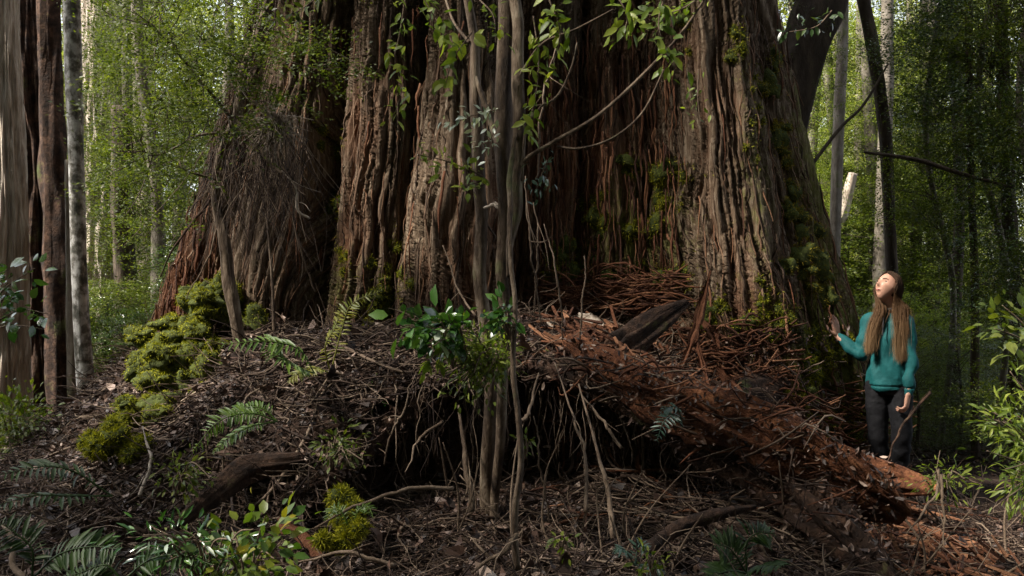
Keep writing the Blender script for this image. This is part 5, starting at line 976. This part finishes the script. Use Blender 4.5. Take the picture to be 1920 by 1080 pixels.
# eyes, brows, lips
mbs = {}
def face_pt(y, z, out=0.0):
    q = ((L[..., 1] - y) ** 2 + (L[..., 2] - z) ** 2 + np.where(L[..., 0] < 0, 9, 0)); k = np.unravel_index(np.argmin(q), q.shape); return Hd[k] + f_ * out
for sg in (-1, 1):
    mb = MB(); c = face_pt(.030 * sg, .010, -.0045); th_ = np.linspace(0, 2 * pi, 20, endpoint=False); ph = np.linspace(.05, pi - .05, 12); T, Ph = np.meshgrid(th_, ph)
    v = c + .0075 * (np.cos(Ph)[..., None] * f_) + .0135 * (np.sin(Ph) * np.cos(T))[..., None] * s_ + .0065 * (np.sin(Ph) * np.sin(T))[..., None] * u_
    mb.add(v.reshape(-1, 3), grid_faces(12, 20, True)); mb.build('eye', M['eye'], person)
    mb = MB(); tube(mb, [face_pt(.013 * sg, .025, .001), face_pt(.030 * sg, .031, .001), face_pt(.046 * sg, .026, .001)], [.0022, .003, .0012], 6, n=12); mb.build('eyebrow', M['hair'], person)
mb = MB(); tube(mb, [face_pt(-.020, -.063, .0), face_pt(-.008, -.060, .003), face_pt(0, -.062, .003), face_pt(.008, -.060, .003), face_pt(.020, -.063, 0)], [.001, .0042, .0045, .0042, .001], 8, n=20); mb.build('lips', M['lips'], person)
# jacket
jk = MB()
ring_loft(jk, [(V(-.01, 0, .79), .140, .112, YAW), (V(-.01, 0, .83), .148, .120, YAW), (V(-.005, 0, .93), .140, .110, YAW), (V(-.005, 0, 1.05), .120, .098, YAW), (V(0, -.005, 1.17), .124, .106, YAW), (V(.005, 0, 1.25), .130, .090, YAW), (V(.010, 0, 1.305), .098, .064, YAW), (V(.015, .008, 1.345), .066, .058, YAW)])
chain(jk, [V(-.06, .05, 1.30), SHR + V(.0, 0, -.005), (SHR + ELR) / 2, ELR], [.045, .055, .049, .045], n=30); chain(jk, [ELR, (ELR * .6 + WRR * .4), WRR - unit(WRR - ELR) * .035, WRR - unit(WRR - ELR) * .012], [.045, .044, .036, .032], n=30)
chain(jk, [V(.07, -.045, 1.30), SHL + V(0, 0, -.005), (SHL + ELL) / 2, ELL], [.043, .052, .046, .043], n=30); chain(jk, [ELL, (ELL * .5 + WRL * .5), WRL - unit(WRL - ELL) * .040, WRL - unit(WRL - ELL) * .002], [.043, .042, .038, .035], n=30)
jo = jk.build('jacket', M['teal'], person); me = remesh(jo, .006, 3)
co = np.zeros(len(me.vertices) * 3, np.float32); me.vertices.foreach_get('co', co); co = co.reshape(-1, 3); no = np.zeros_like(co.ravel()); me.vertices.foreach_get('normal', no); no = no.reshape(-1, 3)
x, y, z = co.T.astype(float); tors = (np.abs(x) < .2)
fold = .007 * np.sin((x * 26 - z * 17) + 3.2 * noise(x * 6, y * 6, z * 5, 3)) * sstep(1.28, 1.1, z) if False else .0075 * np.sin((x * 30 + z * 22) + 3.5 * noise(x * 6, y * 6, z * 5, 3)) + .006 * fbm(x * 16, y * 16, z * 9, 9, 3)
fold = fold * (1 - .6 * sstep(1.22, 1.32, z)); hem = -.010 * np.exp(-((z - .822) / .006) ** 2)
co = co + no * (fold + hem * (x < .10))[:, None]; me.vertices.foreach_set('co', co.astype(np.float32).ravel()); me.update()
mb = MB(); a = np.linspace(0, 2 * pi, 30); tube(mb, V(.016, .006, 1.365) + np.stack([.062 * np.cos(a), .055 * np.sin(a), .006 * np.cos(a + .6)], -1), .013, 8, flat=1.0, n=60, caps=False); mb.build('collar', M['collar'], person)
mb = MB(); q = [V(-.052, -.050, 1.35), V(-.075, -.095, 1.27), V(-.088, -.118, 1.18)]; tube(mb, q, .004, 6, n=20); mb.build('zip', M['collar'], person)
# trousers and boots
tr = MB()
ring_loft(tr, [(V(-.005, 0, .76), .124, .096, YAW), (V(-.005, 0, .82), .124, .092, YAW), (V(-.005, 0, .87), .118, .086, YAW), (V(0, 0, .90), .125, .090, YAW)])
for h, kn, an in ((HIR, KNR, ANR), (HIL, KNL, ANL)): chain(tr, [h + V(0, 0, -.01), (h + kn) / 2, kn, kn * .5 + an * .5, an + V(0, 0, .02)], [.078, .080, .070, .064, .060], n=50, sides=20)
to = tr.build('trousers', M['trouser'], person); me = remesh(to, .006, 3)
co = np.zeros(len(me.vertices) * 3, np.float32); me.vertices.foreach_get('co', co); co = co.reshape(-1, 3); no = np.zeros_like(co.ravel()); me.vertices.foreach_get('normal', no); no = no.reshape(-1, 3); x, y, z = co.T.astype(float)
co = co + no * (.006 * fbm(x * 10, y * 10, z * 12, 5, 3) + .005 * np.sin(z * 60 + 4 * noise(x * 8, y * 8, z * 4, 8)) * (1 - sstep(.3, .55, z)))[:, None]; me.vertices.foreach_set('co', co.astype(np.float32).ravel()); me.update()
for an in (ANR, ANL):
    mb = MB(); chain(mb, [an + V(.02, .03, -.03), an + V(-.06, -.08, -.035), an + V(-.11, -.15, -.045)], [.048, .046, .036]); chain(mb, [an + V(0, 0, .06), an + V(0, 0, -.02)], [.048, .050]); o = mb.build('boot', M['boot'], person); remesh(o, .006, 1)
# hair: scalp cap plus long straight locks falling in front of both shoulders and down the back
g = np.random.default_rng(17); mb = MB()
def hp(fx, sy, uz, k=1.0): return HC + f_ * fx + s_ * sy + u_ * uz
def strand(pts, r, t0=0, t1=1):
    n = 26; p = spline(pts, n) + np.cumsum(g.normal(size=(n, 3)) * .0007, 0); L_ = np.linspace(t0, t1, n); th0 = tube(mb, p, [r, r, r * .9, r * .3], 4, flat=.6, caps=False, tip=np.repeat(L_, 4))
for i in range(3400):
    sg = 1 if i % 2 else -1           # +1: her left (image right), -1: her right
    k_ = g.uniform(0, 1); lat = g.normal(); dep = g.normal(); j = lambda s=.004: g.normal(size=3) * s
    fx = .074 - .155 * k_ ** .9; up0 = .112 * math.sqrt(max(.05, 1 - (fx / .108) ** 2)) + .007 + .002 * g.normal()
    r0 = hp(fx, .004 * sg, up0); mid = hp(fx * .85 - .008, sg * .050, up0 - .022)
    side = hp(.028 - .138 * k_, sg * .086 * math.sqrt(1 - .88 * k_ * k_), .030); low = hp(.018 - .125 * k_, sg * .088 * math.sqrt(1 - .80 * k_ * k_), -.050)
    ln = g.uniform(.85, 1.05)
    if k_ > .80: e1, e2, e3 = V(.075 + .03 * lat, .03 + .025 * dep, 1.38), V(.09 + .035 * lat, .07 + .02 * dep, 1.27), V(.095 + .035 * lat, .085 + .02 * dep, 1.13)
    elif sg > 0: e1, e2, e3 = V(.052 + .022 * lat, -.080 + .016 * dep, 1.375), V(.042 + .022 * lat, -.130 + .010 * dep, 1.23), V(.030 + .018 * lat, -.148 + .008 * dep, 1.40 - .38 * ln)
    else: e1, e2, e3 = V(-.066 + .016 * lat, -.028 + .014 * dep, 1.375), V(-.125 + .017 * lat, -.060 + .010 * dep, 1.24), V(-.160 + .015 * lat, -.072 + .008 * dep, 1.37 - .30 * ln)
    strand([r0, mid, side, low, e1 + j(), e2 + j(.006), e3 + j(.010)], g.uniform(.0008, .0015))
mb.build('hair', M['hair'], person)
lc = MB(); q = L.copy(); msk = (L[..., 2] > -.06) & ((L[..., 0] < .005) | ((L[..., 2] > .070) & (L[..., 0] < .06)) | ((L[..., 0] < .03) & (L[..., 2] > .03)))
keep = msk.ravel()[F].all(1); hv = HC + (L[..., 0:1] * 1.04) * f_ + (L[..., 1:2] * 1.03) * s_ + (L[..., 2:3] * 1.025) * u_
lc.add(hv.reshape(-1, 3), F[keep], tip=0.0); M['hairroot'] = rough_mat('hair_root', [(.3, (.022, .010, .005)), (.7, (.045, .021, .010))], nscale=30, bump=.4, bscale=120, rough=1.0, spec=0); lc.build('hair_roots', M['hairroot'], person)
